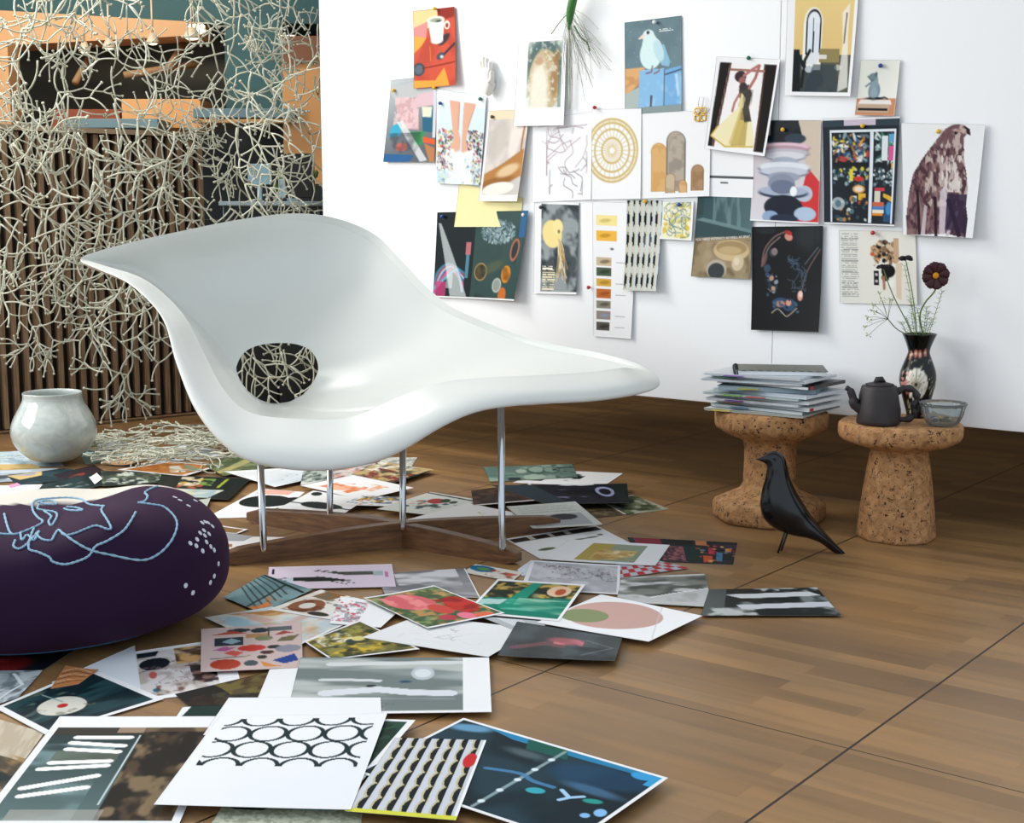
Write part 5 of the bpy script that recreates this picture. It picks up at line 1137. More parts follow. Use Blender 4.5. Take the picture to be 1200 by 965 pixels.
FPp([(118,545),(150,538),(180,532),(157,547)], full('d9bb98', lambda c: (c.grad('c09a74','ead2b4',0,.8), c.nz(20,'9a7450',.66,.7,box=(.5,0,1,1)))), 'curled tan sheet between the round vase and the curtain heap', 'sheet_of_paper', curl=.010)
FPp([(-20,552),(68,549),(48,562),(-20,567)], full('8e9aa4', lambda c: (c.nz(4,'c4ccd4',.5,.9,sx=.6,sy=2), c.poly([(.1,.5),(1,.2),(.9,.5),(.2,.8)],'4a5058'))), 'grey striped magazine page left of the round vase')
FPp([(8,558),(75,549),(122,556),(22,570)], full('22343a', lambda c: (c.nz(5,'30484e',.5,.8), c.poly([(.0,0),(.6,0),(.45,.35),(.1,.5)],'c9b078'), c.poly([(.05,.05),(.5,.05),(.35,.25)],'9a9cac'))), 'dark teal page with a gold and lilac corner in front of the round vase')
FPp([(62,557),(110,545),(122,552),(84,567)], full('32232a', lambda c: (c.poly([(.1,.4),(.6,.5),(.5,.8),(.2,.7)],'7a3a34'), c.nz(6,'20262c',.55,.7))), 'dark brown photograph with a reddish patch before the round vase')
FPp([(24,573),(104,556),(126,568),(40,586)], full('1c2a2c', lambda c: (c.nz(9,'c8d4d0',.62,.9,box=(.3,.35,.8,.75)), c.nz(3,'2e4244',.5,.6))), 'black sheet with broken white lettering behind the pouf')
FPp([(118,552),(188,554),(190,566),(120,570)], full('27302f', lambda c: (c.nz(6,'c8d0c4',.6,.95,sx=1.6), c.nz(6,'5a6450',.55,.8))), 'black and white leafy photograph behind the middle of the pouf')
FPp([(104,560),(113,555),(120,561),(111,568)], None, 'tiny white card lying on the black lettered sheet', 'card', cat='card')
FPp([(-24,570),(50,568),(30,592),(-24,602)], lambda c: (c.line([(.1,.3),(1,.2)],.004,'9aa0b0',.8), c.line([(.5,1),(.9,.2)],.004,'9aa0b0',.8), c.line([(.0,.6),(.7,.5)],.004,'9aa0b0',.8)), 'white sheet with thin ruled lines at the far left behind the pouf', 'sheet_of_paper', cat='paper')
FPp([(10,569),(20,566),(24,569),(12,572)], full('ee9cc0'), 'small pink slip at the far left edge of the paper spread', 'paper_slip', cat='paper')
FPp([(137,550.5),(199,541),(258,546),(216,558.5)], inner(.05,.07,'c98746', lambda c: (c.poly([(0,.25),(.55,.0),(.75,0),(.2,.5)],'b87238'), c.poly([(.1,.75),(.6,.35),(.72,.45),(.3,.9)],'e6e6e0'), c.poly([(.35,.95),(.8,.45),(.9,.5),(.6,1)],'8a9076'), c.poly([(.75,.2),(1,.1),(1,.3)],'d8d8d0'), c.nz(3,'a86830',.6,.5,sy=3))), 'orange and white striped picture with a white border behind the pouf')
FPp([(240,546),(276,533),(322,546),(262,558)], full('76805a', lambda c: (c.nz(4,'4c5a3c',.5,.9), c.poly([(0,.6),(1,.3),(1,.5),(0,.8)],'b8ac70'), c.nz(6,'8f9a78',.6,.6))), 'olive green photograph behind the chair next to the curtain heap')
FPp([(190,557),(294,561),(268,585.5),(178,583)], full('101a1c', lambda c: (c.nz(12,'e8dcc0',.52,.95,box=(.24,.05,.48,.45)), c.nz(10,'e0b83a',.58,.95,box=(.26,.1,.5,.5)), c.nz(12,'7aa04a',.5,.95,box=(.48,.1,.64,.45)), c.nz(12,'b85a3a',.52,.9,box=(.24,.40,.6,.56)), c.poly([(.0,.62),(.84,.60),(.72,.96),(.05,.95)],'d2d6c8'), c.nz(7,'8ab0c4',.58,.7,box=(.05,.6,.75,.95)), c.nz(6,'e0b060',.62,.7,box=(.05,.6,.5,.95)), c.poly([(.74,.08),(.78,.06),(.75,.5),(.71,.5)],'a0b03a'))), 'black magazine spread with cream flowers and green lettering behind the pouf', m=M_GLOSS)
FPp([(225,587),(247,584),(241,597),(228,592)], full('b4bcb0'), 'small grey triangle of paper poking out behind the pouf dots', 'paper_slip', cat='paper')
# --- behind and under the chair
FPp([(262,553),(345,548),(388,556),(322,571)], lambda c: (c.grad('f2f4f6','d8e4ee',60,.8), c.blobs(12,(.3,.3,.95,.9),(.006,.016),['2c3a4a','8a98a8','c8a850'],3)), 'large curled white sheet with tiny drawn marks behind the chair rods', 'drawing')
FPp([(355,553),(405,547),(412,557),(352,569)], full('b7c2ba', lambda c: (c.nz(8,'3a4a46',.56,.95), c.nz(6,'e8ece8',.6,.8))), 'grey green magazine page under the lowest part of the chair')
FPp([(452,536),(489,536.5),(481,549),(440,544)], full('d8d9d2', lambda c: c.nz(5,'8a9088',.6,.8)), 'pale grey sheet behind the central chair rod')
FPp([(388,550),(440,543),(432,556),(382,562)], full('d8d0cc', lambda c: (c.nz(5,'e08878',.58,.9), c.nz(8,'70605c',.62,.8))), 'pink and white blurred picture between the two rear chair rods')
FPp([(447,541),(509,551),(460,566.5),(412,556)], full('bfa878', lambda c: (c.nz(4,'ece8e0',.46,.95,box=(0,0,.7,.6)), c.nz(6,'7a2c24',.55,.9,box=(.2,.4,1,1)), c.nz(5,'e0b040',.6,.9,box=(.0,.5,.9,1)), c.nz(9,'3a4034',.62,.8), c.line([(1,.1),(.95,1)],.03,'1c2226'))), 'colour picture of people in gold and red skirts behind the central rod')
FPp([(352,569.5),(414,557),(485,572),(424,586)], lambda c: (c.sub(.1,.1,.9,.9), c.poly([(.1,.1),(.4,.2),(.5,.6),(.25,.7),(.05,.4)],'f0b898'), c.nz(5,'e07a4a',.53,.95,box=(.05,.1,.6,.7)), c.nz(6,'c85a30',.60,.9,box=(.35,.05,.65,.35)), c.nz(7,'e8a070',.52,.9,box=(.4,.4,.85,.85))), 'white sheet with orange watercolour stains behind the centre rod', 'drawing')
FPp([(304,573),(357,577),(322,606),(240,608)], lambda c: (c.poly([(.05,.02),(.8,.0),(.75,.16),(.1,.18)],'e8b0a0'), c.ell(.52,.42,.46,.22,'14201f',-14), c.ell(.85,.42,.2,.2,'14201f',20), c.ell(.92,.7,.08,.05,'14201f')), 'white sheet with a big black leaf silhouette behind the left chair rod')
FPp([(367,575),(428,586),(401,603.5),(322,598)], lambda c: (c.ell(.52,.62,.34,.16,'14201f',6), c.line([(.6,.62),(1.0,.70)],.03,'14201f'), c.line([(.02,.6),(.3,.6)],.02,'14201f'), c.ell(.15,.12,.09,.09,'14201f',-20)), 'white sheet with a slim black pod silhouette behind the rear chair rod')
FPp([(425,581),(471,583),(470,594),(398,592)], lambda c: (c.nz(7,'e8b030',.5,.95,box=(.1,.0,.95,.7)), c.nz(9,'6a8098',.56,.95,box=(.0,.0,.95,.75)), c.nz(10,'b8343a',.64,.95,box=(.2,.3,.6,.9)), c.nz(10,'2a3a4a',.66,.9,box=(.1,.0,.9,.8))), 'small white sheet with a colourful yellow and blue patterned drawing')
FPp([(504,577),(561,586),(521,606),(441,597)], full('dcdfdb', lambda c: (c.line([(.02,.04),(.95,.10)],.03,'20282a'), c.rect(0,0,1,.02,'f0f0f0'), c.ell(.45,.35,.14,.13,'b03a30',-20), c.ell(.56,.28,.08,.1,'2c4a3c',-20), c.nz(9,'2c4a50',.60,.95,box=(.2,.4,.85,.8)), c.nz(9,'d88a70',.66,.9,box=(.15,.4,.5,.7)), c.ell(.72,.3,.06,.07,'30483c'))), 'grey white picture of scattered blue green and red petals')
FPp([(548,590),(613,603),(562,613),(470,611)], lambda c: (c.scrib(8,(.4,.2,.8,.7),.006,'d8c88a',4,.8,.2),), 'white sheet with faint yellow lines running under the rear beam', 'drawing')
FPp([(255,629),(348,630),(300,643.5),(254,648)], lambda c: (c.poly([(.0,.5),(.25,.5),(.35,1),(.1,1)],'b07a5a'), c.poly([(.05,.7),(.3,.7),(.3,.85),(.1,.85)],'f0e8e0')), 'white sheet with a brown corner between the pouf and the front beam')
FPp([(248,622),(296,629),(285,634),(248,634)], full('a8acb0'), 'plain grey strip of paper beside the dotted side of the pouf', 'paper_slip', cat='paper')
FPp([(250,615),(291,621),(277,626),(250,624)], inner(.08,.15,'8e7048'), 'small brown picture with a white border beside the pouf')
# --- far right of the chair
FPp([(552,575),(621,567),(649,585),(555,593)], inner(.0,.0,'4e3826', lambda c: (c.nz(4,'2a1e1c',.48,.9), c.nz(6,'6a4a34',.6,.8), c.line([(.2,.3),(.7,.2)],.012,'141014'), c.line([(.6,.3),(.75,.7)],.006,'8a4a44')), .955, .96), 'dark brown photograph with a white edge behind the right chair rod')
FPp([(640,551),(730,555),(706,571),(600,566)], lambda c: (c.rect(.0,.2,.25,.8,'14201c'), c.nz(5,'14181c',.52,.95,box=(.2,.2,.62,.75))), 'white sheet with black blots half under the green bowls picture')
FPp([(566,548),(670,544),(677,560),(574,565)], full('93a89c', lambda c: (c.nz(4,'5c766e',.5,.8), c.ell(.4,.4,.09,.22,'6a8074'), c.ell(.4,.38,.06,.15,'b0c0b0'), c.ell(.58,.35,.11,.3,'4c6660'), c.ell(.58,.3,.09,.2,'9ab0a4'), c.ell(.74,.4,.1,.25,'506a60'), c.ell(.74,.36,.08,.18,'8aa294'), c.rect(.02,.55,.3,.7,'587c74'), c.ell(.52,.8,.13,.16,'a8bcb0'), c.nz(9,'24302c',.62,.9,box=(.75,0,1,1)), c.rect(.22,.78,.35,.95,'2c3c3a'))), 'grey green picture of stacked bowls, furthest back to the right of the chair')
FPp([(742,580),(784,597),(735,604),(700,588)], full('6f7658', lambda c: (c.nz(6,'3c4430',.5,.9), c.nz(6,'b0b0a0',.58,.9), c.line([(.0,.02),(.02,1)],.03,'e8e8e4'))), 'mossy green photograph, furthest right behind the chair')
FPp([(670,588),(706,588),(734,603),(696,607)], full('584c36', lambda c: (c.nz(5,'2e261e',.5,.9), c.nz(5,'8a7a54',.6,.8), c.line([(.98,.0),(.98,1)],.03,'e8e8e4'))), 'brown woodland photograph left of the mossy green one')
FPp([(575,569),(735,567),(737,589.5),(640,591)], full('1a1a26', lambda c: (c.rect(0,0,.3,1,'2c3a44'), c.nz(5,'e8ecf2',.5,.95,box=(.35,.0,.75,.35)), c.nz(5,'0c0c12',.5,.9,box=(.35,.3,.8,.8)), c.nz(4,'a8a8cc',.5,.95,box=(.3,.65,.85,1)), c.ell(.80,.42,.08,.26,'9aa0c4'), c.ell(.80,.42,.05,.16,'14141e'), c.rect(.88,0,1,1,'1e2624'))), 'black and lavender ink blot picture under the white blotted sheet')
FPp([(593,594),(674,588),(706,615.5),(624,620)], full('d5dad6', lambda c: (c.txt((.08,.08,.92,.4),9,'9aa4a0',.5,6,.4), c.rect(.08,.48,.9,.95,'a9aeb4'), c.ell(.6,.6,.2,.12,'2a2c34',-10), c.ell(.42,.66,.14,.09,'40424a'))), 'pale text page with a grey photograph right of the rear beam')
FPp([(592,632),(698,616),(738,636.5),(634,656)], lambda c: (c.poly([(.02,.05),(.98,.05),(.98,.24),(.02,.22)],'2c221e'), c.rect(.2,.06,.26,.2,'d0c8c0'), c.rect(.42,.06,.47,.2,'c8c0b8'), c.rect(.6,.06,.66,.2,'c0b8b0'), c.ell(.6,.5,.10,.03,'4a5a3c'), c.ell(.76,.5,.08,.03,'40503c'), c.ell(.88,.45,.03,.04,'50604a'), c.ell(.2,.66,.09,.05,'5a5a3c'), c.ell(.25,.85,.03,.05,'8a2c34')), 'white sheet with a film strip of dark frames by the front beam end')
FPp([(735,630),(864,636.5),(859,662),(752,658)], full('22282c', lambda c: (c.rect(.05,0,.3,.25,'8a2c3c'), c.rect(.3,.0,.6,.25,'141a1c'), c.rect(.25,.3,.5,.95,'a05a64'), c.nz(30,'2c2c34',.5,.9,box=(.25,.3,.5,.95)), c.rect(.5,.25,.66,.9,'16302c'), c.rect(.62,.0,.72,.2,'c07a50'), c.rect(.68,.65,.78,.95,'c85a34'), c.rect(.74,.3,.8,.6,'b0344a'), c.rect(.82,.5,.88,.9,'4a7a9c'), c.rect(.9,.3,.96,.5,'d88a40'), c.rect(.0,.5,.16,.95,'1c3a70'), c.rect(.78,.1,1,.3,'3a3040'), c.blobs(40,(.6,.2,1,.95),(.012,.03),['3a4a5c','c85a34','a03048','70889c','22383a','d8b070'],4))), 'dark patchwork picture of checked fabrics before the spool stool')
FPp([(722,660),(772,657.5),(808,666),(722,678.5)], full('bcc2ca', lambda c: ([c.poly([(x/5+(.1 if y % 2 else 0),y/4),(x/5+.1+(.1 if y % 2 else 0),y/4),(x/5+.1+(.1 if y % 2 else 0),y/4+.25),(x/5+(.1 if y % 2 else 0),y/4+.25)],'b8343c') for x in range(5) for y in range(4)], c.poly([(0,0),(.3,0),(.2,.3),(0,.3)],'a4b0c4'))), 'red and grey harlequin chequered paper strip')
FPp([(668,632.5),(785,639),(768,664),(634,656)], lambda c: (c.sub(.27,.12,.80,.92,'94a08a'), c.rect(0,0,.4,1,'b4a050'), c.nz(5,'8a9a80',.55,.7,box=(.4,0,1,1)), c.nz(4,'d0b070',.42,.95,box=(.2,.35,.9,.9)), c.nz(7,'b08a4c',.55,.9,box=(.25,.35,.85,.9)), c.nz(7,'e8dcb8',.6,.9,box=(.3,.3,.9,.7))), 'white sheet with a gold and sage painting of figures')
FPp([(606,668),(622,657),(640,664),(612,676)], full('dfe6f0'), 'sliver of bluish white paper at the tip of the front beam', 'paper_slip', cat='paper')
FPp([(622,657),(727,663),(726,697.5),(610,690)], inner(.05,.05,'c6c6cb', lambda c: (c.nz(4,'a8a8b0',.5,.7), c.scrib(26,(.1,.05,1,.6),.006,'6a5a60',4,.8,.3), c.nz(5,'e0dfe4',.55,.6), c.blobs(20,(.2,.05,.9,.4),(.006,.014),['9a6a6c','7a5a60'],4)), .97,.95), 'pale grey picture of bare blossoming branches with a white border')
FPp([(728,677),(826,673),(836,712),(722,706)], full('83867f', lambda c: (c.nz(3,'4c504c',.5,.9), c.nz(4,'e0e2e2',.56,.9,sx=.7,sy=1.6), c.poly([(0,.7),(.3,.78),(.6,.62),(1,.45),(1,1),(0,1)],'c2c4c4'), c.nz(5,'9a9c98',.6,.5,box=(0,.6,1,1)), c.line([(.35,.78),(.6,.62),(1,.45)],.012,'f0f0f0'))), 'black and white cloud and snow landscape beside the dark tree trunks picture')
FPp([(831,691),(957,689),(986,721.5),(821,722)], full('1c2426', lambda c: (c.nz(6,'8a9496',.62,.8), c.rect(0,0,.16,1,'4c5654'), c.poly([(.15,.22),(.9,.15),(.98,.30),(.3,.38)],'d0d4d8'), c.poly([(.25,.62),(1,.52),(1,.70),(.3,.78)],'c8ccd4'), c.nz(8,'c8cccc',.62,.9,box=(.0,.7,1,1)), c.nz(8,'c8cccc',.6,.9,box=(.4,0,1,.15)))), 'dark picture with two pale horizontal trunks, rightmost on the floor', m=M_GLOSS)
# --- middle front
FPp([(557,661.5),(613,671),(600,682),(542,671)], full('e2ded4', lambda c: (c.ell(.24,.34,.26,.30,'1a6a94'), c.ell(.26,.34,.14,.12,'5a9a50'), c.nz(6,'c86450',.52,.95,box=(.4,.3,.95,.85)), c.nz(7,'7a4a40',.62,.9,box=(.4,.3,.95,.9)), c.ell(.47,.32,.05,.1,'a8402c'))), 'small picture of reclining figures beside a blue green oval')
FPp([(440,673),(545,666.5),(563,701),(451,697)], inner(.0,.0,'97979a', lambda c: (c.nz(3,'74747a',.45,.8), c.nz(3,'e4e4e8',.52,.95,sx=.8,sy=1.7,box=(.2,.0,.9,.6)), c.nz(5,'b8b8bc',.52,.7,sx=.6,sy=2,box=(0,.5,1,1))), .985,.99), 'grey picture of a cloudy sky')
FPp([(315,665),(459,661.5),(464,688),(312,691.5)], full('e4d4e4', lambda c: (c.rect(0,0,1,.03,'f4f0f4'), c.rect(.03,.12,.05,.32,'20202a'), c.poly([(.18,.52),(.40,.48),(.66,.68),(.52,.72),(.18,.66)],'1c2424'), c.line([(.4,.55),(.68,.80)],.006,'1c2424'), c.line([(.4,.6),(.62,.84)],.006,'2c3434'), c.poly([(.45,.30),(.86,.32),(.86,.48),(.6,.44)],'4a5248'), c.line([(.36,.22),(.6,.40)],.008,'1c2424'), c.line([(.40,.20),(.66,.36)],.008,'30382c'), c.rect(.13,.50,.2,.68,'c4d4dc'), c.line([(.08,.58),(.14,.52)],.01,'2a3440'), c.line([(.08,.7),(.14,.64)],.01,'2a3440'), c.rect(.84,.30,.92,.50,'a8bcc0'), c.rect(.93,.36,.96,.56,'c87aa8'))), 'lilac sheet showing two black hair brushes lying head to tail', m=M_PRINT)
FPp([(262,700),(309,673.5),(366,691.5),(306,719)], full('7f9ea2', lambda c: (c.nz(3,'5a7c84',.5,.7), [c.line([(.02+.13*k,.9-.02*k),(.25+.12*k,.35),(.42+.1*k,.02)],.012,'16282a') for k in range(6)], c.line([(.02,.62),(.9,.55)],.02,'1c2c2a'), c.nz(8,'d87a3c',.58,.95,box=(.0,.65,.5,.95)), c.line([(.98,.05),(.85,.95)],.025,'101c1c'))), 'slate blue picture of dark curved ribs between pouf and lilac sheet')
FPp([(240,724),(318,711.5),(410,729.5),(330,766)], inner(.0,.0,'c2cfd2', lambda c: (c.poly([(.3,0),(1,.15),(1,.4),(.5,.22)],'b07a40'), c.poly([(.05,.2),(.3,.05),(.5,.4),(.2,.7)],'a8c8d4'), c.nz(3,'c8a070',.56,.9,box=(.4,.2,1,1)), c.poly([(0,.5),(.3,.5),(.5,.8),(0,1)],'5a5a34'), c.nz(4,'e0dcd0',.55,.7), c.nz(4,'d0a8a0',.62,.8)), .98,.97), 'blue and ochre blurred landscape picture above the ovals sheet')
FPp([(376,691.5),(440,706),(414,731),(314,714.5)], inner(.0,.0,'d4cfc6', lambda c: (c.nz(4,'ecebe6',.5,.8), c.ell(.28,.66,.20,.28,'8a5434'), c.nz(9,'5a3020',.55,.8,box=(.1,.4,.5,.95)), c.ell(.28,.66,.09,.13,'d8d4cc'), c.poly([(.15,.0),(.5,.0),(.38,.35),(.1,.3)],'8a6238'), c.poly([(.6,.1),(.95,.1),(.8,.45),(.6,.5)],'d8a070'), c.ell(.55,.9,.13,.08,'2c2c24'), c.nz(8,'6a6a5c',.64,.8,box=(.1,.0,.9,.5))), .98,.97), 'picture of a brown daisy and carved white forms')
FPp([(399,699),(472,712),(446,736),(386,731)], lambda c: (c.nz(12,'8a9098',.6,.8,box=(.0,.1,.5,.9)), c.nz(14,'c83a4a',.66,.95,box=(.0,.1,.5,.9))), 'white sheet speckled with small red and grey lettering shapes', 'drawing')
FPp([(357,752.5),(421,727.5),(492,761),(388,773.5)], inner(.025,.03,'8f8a4a', lambda c: (c.nz(5,'d8b434',.52,.95), c.nz(6,'5c5a34',.52,.9), c.nz(8,'e4dfc8',.56,.95,box=(.1,0,.6,.45)), c.nz(9,'2c3424',.62,.9), c.ell(.5,.45,.08,.08,'36423c'), c.ell(.62,.42,.09,.08,'d8cf80'))), 'yellow and olive landscape painting with a white border')
FPp([(490,722),(628,737.5),(572,770.5),(424,747.5)], lambda c: (c.grad('ebecee','e2e4e6',30,1), c.scrib(6,(.4,.25,.6,.7),.004,'a8acb0',4,.8,.12), c.scrib(8,(.2,.2,.8,.8),.003,'d4d6d8',8,.8,.3)), 'big blank white sheet with faint pencil marks under the red flowers', 'drawing')
FPp([(560,722),(641,729),(638,734),(598,737)], full('b0b6ba', lambda c: ([c.rect(.25+.05*k,.1,.27+.05*k,.9,'e8ecee') for k in range(8)],)), 'grey strip with a barcode of pale lines under the green painting')
FPp([(606,729),(729,748),(721,775.5),(583,769)], full('32393c', lambda c: (c.nz(3,'48545a',.5,.8), c.nz(4,'1c2428',.55,.8,box=(0,.55,1,1)), c.ell(.52,.42,.16,.12,'b05a64',0,.8,.4), c.nz(6,'d87a80',.56,.9,box=(.42,.28,.68,.55)), c.line([(.1,.75),(.35,.55),(.5,.6)],.04,'905058',.6), c.line([(.7,.3),(.95,.5),(.7,.85)],.01,'8a9498',.6))), 'dark charcoal picture with a coral pink glow', m=M_GLOSS)
FPp([(704,697),(823,722),(760,752.5),(628,730)], lambda c: (c.grad('eceef0','f4f5f6',0,1), c.sub(.0,.0,1,1), c.ell(.42,.47,.40,.40,'c9a49c'), c.ell(.22,.62,.20,.19,'87916a'), c.line([(.62,0),(.98,.9)],.004,'c8ccd0',.8)), 'white sheet with a dusty pink circle holding a green one')
FPp([(583,679),(741,680),(655,728.5),(545,718.5)], None, 'x') if False else None
FPp([(583,679),(686,685.5),(655,728.5),(545,718.5)], inner(.035,.05,'1c2c24', lambda c: (c.nz(6,'c8a850',.50,.95,box=(0,0,1,.55)), c.nz(9,'20281c',.52,.9,box=(0,0,1,.55)), c.nz(7,'a8b080',.60,.8,box=(.4,0,.75,.5)), c.ell(.80,.22,.14,.17,'e0c0a0'), c.ell(.82,.24,.06,.10,'b0502c'), c.poly([(0,.55),(1,.42),(1,1),(0,1)],'0f7a64'), c.poly([(.0,.60),(.3,.56),(.25,.72),(0,.78)],'a8ccc8'), c.poly([(.42,.0),(.54,.0),(.46,.85),(.24,.80)],'158a72'), c.nz(3,'5fb8a0',.55,.9,sx=.6,sy=2,box=(.3,.55,1,.85)), c.nz(3,'a8c8b0',.6,.8,sx=.5,sy=2,box=(.4,.5,1,.9)))), 'green and gold painting of fruit and drapery with a white border')
FPp([(425.5,701.5),(508,687),(591.5,719),(501,737)], inner(.02,.025,'68704a', lambda c: (c.nz(8,'3c5a3c',.48,.9), c.nz(9,'c8945c',.60,.9), c.nz(10,'9ab07a',.62,.7), c.ell(.36,.30,.28,.26,'d0646c',-10), c.nz(7,'e89090',.55,.9,box=(.1,.05,.62,.55)), c.ell(.52,.62,.12,.16,'c84c44'), c.ell(.82,.60,.18,.26,'bf3630',10), c.nz(7,'8a2420',.56,.8,box=(.64,.35,.98,.85)), c.ell(.62,.90,.10,.10,'e87a94'), c.ell(.80,.95,.12,.06,'e06a50'), c.ell(.40,.86,.10,.08,'b8404c'))), 'painting of pink and red peonies on green with a white border')
# --- lower left
FPp([(153,765),(268,748),(284,807.5),(160,823)], inner(.05,.06,'b4aaa4', lambda c: (c.nz(4,'dcd8d8',.45,.9), c.ell(.22,.30,.2,.14,'141c24'), c.poly([(.0,.0),(.3,.0),(.25,.12),(0,.12)],'16242c'), c.nz(5,'c89a5c',.45,.9,box=(.5,.0,1,.38)), c.nz(6,'4a3424',.55,.9,box=(.5,.0,1,.45)), c.scrib(10,(.05,.3,.75,.8),.006,'8a7078',4,.9,.3), c.ell(.18,.55,.05,.08,'b85a54'), c.line([(.02,.46),(.55,.26)],.01,'30242c'), c.ell(.84,.66,.16,.18,'8a6a60'), c.nz(8,'241c20',.5,.9,box=(.66,.45,1,.85)), c.ell(.2,.88,.05,.04,'2a6a84'), c.nz(6,'6a4434',.58,.9,box=(.2,.8,.7,1))), .80,.94), 'collage picture of a pale map, hands and skulls with a white margin')
FPp([(205,814),(330,784),(312,826),(228,834)], inner(.0,.0,'1b1a18', lambda c: (c.poly([(.35,0),(1,0),(1,.75),(.5,.55)],'6c6030'), c.nz(4,'a8902c',.52,.9,box=(.5,.0,1,.6)), c.nz(5,'4c4430',.55,.8,box=(.3,.4,1,1)), c.nz(6,'3a2418',.6,.8)), 1,.93), 'black and olive yellow picture under the map collage')
FPp([(214,829),(266,826),(264,842),(205,842)], full('14302c', lambda c: c.poly([(0,0),(.2,0),(.1,1),(0,1)],'eef0f2')), 'narrow dark green picture just above the circle pattern sheet')
FPp([(60,800),(158,757),(164,812),(110,826)], full('e2e7ef'), 'blank bluish white sheet in front of the pouf', 'sheet_of_paper', cat='paper')
FPp([(-20,768),(88,762),(46,789),(-24,792)], full('181a20', lambda c: (c.ell(.25,.55,.42,.45,'8a2224',0,1,.25), c.ell(.22,.35,.12,.08,'c85a50',0,.6,.5))), 'dark picture of a shiny red bowl under the front of the pouf', m=M_GLOSS)
FPp([(-30,787),(50,786),(22,818),(-36,836)], full('98a4aa', lambda c: (c.nz(4,'c8d0d2',.45,.9), c.nz(5,'5c686e',.58,.8), c.line([(.6,.1),(.85,.5),(.5,.9)],.03,'e0e6e8'))), 'grey picture of a white bowl cut by the left edge of the photo')
FPp([(-30,835),(52,859),(5,925),(-60,900)], full('c9bda8', lambda c: (c.nz(5,'b0a088',.5,.6,sx=3,sy=.5), c.poly([(0,.6),(1,.55),(1,1),(0,1)],'4c4438'), c.nz(4,'9a7a50',.5,.9,box=(0,.5,1,.8)), c.nz(4,'20282a',.55,.9,box=(0,.7,1,1)))), 'beige wood grain picture at the lower left edge')
FPp([(105,783),(192,819.5),(54,862),(-6,830)], inner(.05,.06,'12262c', lambda c: (c.nz(3,'2a4a50',.52,.8,sx=3,sy=.8), c.nz(6,'5c6c60',.62,.8,sx=3,box=(0,.4,.7,1)), c.ell(.50,.64,.24,.22,'d4d2c6',-45), c.nz(9,'7a7468',.62,.6,box=(.3,.45,.7,.85)), c.ell(.50,.63,.05,.05,'b82c24'), c.line([(.1,.62),(.42,.58)],.01,'8aa0a0'))), 'dark teal picture of a pale plate with a red spot', m=M_GLOSS)
FPp([(77,781),(116,786),(92,802),(59,808)], full('b87a4c', lambda c: ([c.line([(.05,.25+.12*k),(.4,.05+.14*k),(.9,.2+.1*k)],.02,'3c2418' if k % 2 else 'ecd0a8',.9,4) for k in range(6)],)), 'triangular cut-out of an orange striped shell on the teal picture', 'paper_cutout')
FPp([(70,840),(264,840),(209,968),(-30,968)], inner(.045,.12,'5a6a68', lambda c: (c.grad('1c2c2e','5c7474',-60+150,.9), c.nz(3,'8aa6a8',.55,.8,sx=.8,sy=1.4,box=(0,.2,.45,1)), c.rect(0,0,.55,.09,'3a342c'), c.rect(.4,0,1,.07,'9a8470'), c.rect(.57,0,1,1,'4c3c2c'), c.nz(5,'1c1814',.48,.95,sx=1.6,sy=.9,box=(.57,.05,1,1)), c.nz(6,'8a7456',.60,.9,sx=1.6,sy=.8,box=(.57,.0,1,1)), c.nz(5,'a8b4b4',.66,.8,box=(.55,.4,1,.6)), c.line([(.56,.1),(.55,.85)],.006,'c8d4d4'), c.rect(.08,.90,.6,1,'a8a49c',.7), c.rect(.1,.28,.5,.42,'5f6656',.7),
   [c.line([(x0,y0),(x1,y1)],.029,'f4f1ee') for (x0,y0,x1,y1) in ((.17,.125,.50,.125),(.16,.19,.49,.225),(.16,.265,.48,.295),(.12,.42,.46,.40),(.08,.49,.46,.45),(.06,.69,.44,.56),(.08,.77,.42,.68))]), .955,.965), 'large white bordered picture of white candles beside rough bark', m=M_PRINT)
FPp([(236,738),(353,729.5),(355,783),(235,788)], full('cfb8b4', lambda c: (c.ell(.37,.10,.12,.045,'24343c'), c.poly([(.10,.18),(.3,.10),(.46,.18)],'b04a30'), c.ell(.58,.13,.09,.06,'20343a'), c.rect(.66,.06,.90,.17,'5a6468'), c.rect(.66,.06,.68,.30,'3a3c40'), c.rect(.44,.20,.66,.29,'b88a5c'), c.poly([(.72,.26),(.82,.17),(.93,.24)],'984034'), c.rect(.13,.26,.42,.46,'26323a'), c.poly([(.2,.36),(.3,.28),(.4,.36),(.3,.42)],'8aa8b4'), c.ell(.62,.32,.09,.06,'7c8260'), c.poly([(.74,.42),(.8,.32),(.98,.28),(.9,.42)],'6c6444'), c.poly([(.12,.54),(.22,.47),(.34,.50),(.24,.58)],'b45a94'), c.ell(.50,.53,.14,.07,'c43830'), c.poly([(.22,.62),(.30,.56),(.42,.62),(.34,.70)],'d0584c'), c.ell(.72,.53,.07,.04,'2c2c30'), c.ell(.65,.64,.07,.04,'4a2c28'), c.ell(.60,.74,.05,.04,'30302c'), c.ell(.86,.58,.13,.08,'8c8c98',-12), c.line([(.1,.73),(.48,.70)],.012,'6a5c50'), c.ell(.24,.86,.15,.11,'b03c28'), c.ell(.49,.86,.07,.06,'46525a'), c.poly([(.58,.82),(.72,.92),(.84,.96),(.62,.94)],'d88a3c'), c.poly([(.70,.82),(.92,.70),(.96,.84),(.82,.90)],'20408c'))), 'pinkish grey sheet of coloured ovals and shapes before the pouf')
FPp([(316,785),(372,782),(360,842),(292,842)], None, 'plain white sheet left of the misty bottles picture', 'sheet_of_paper', cat='paper')
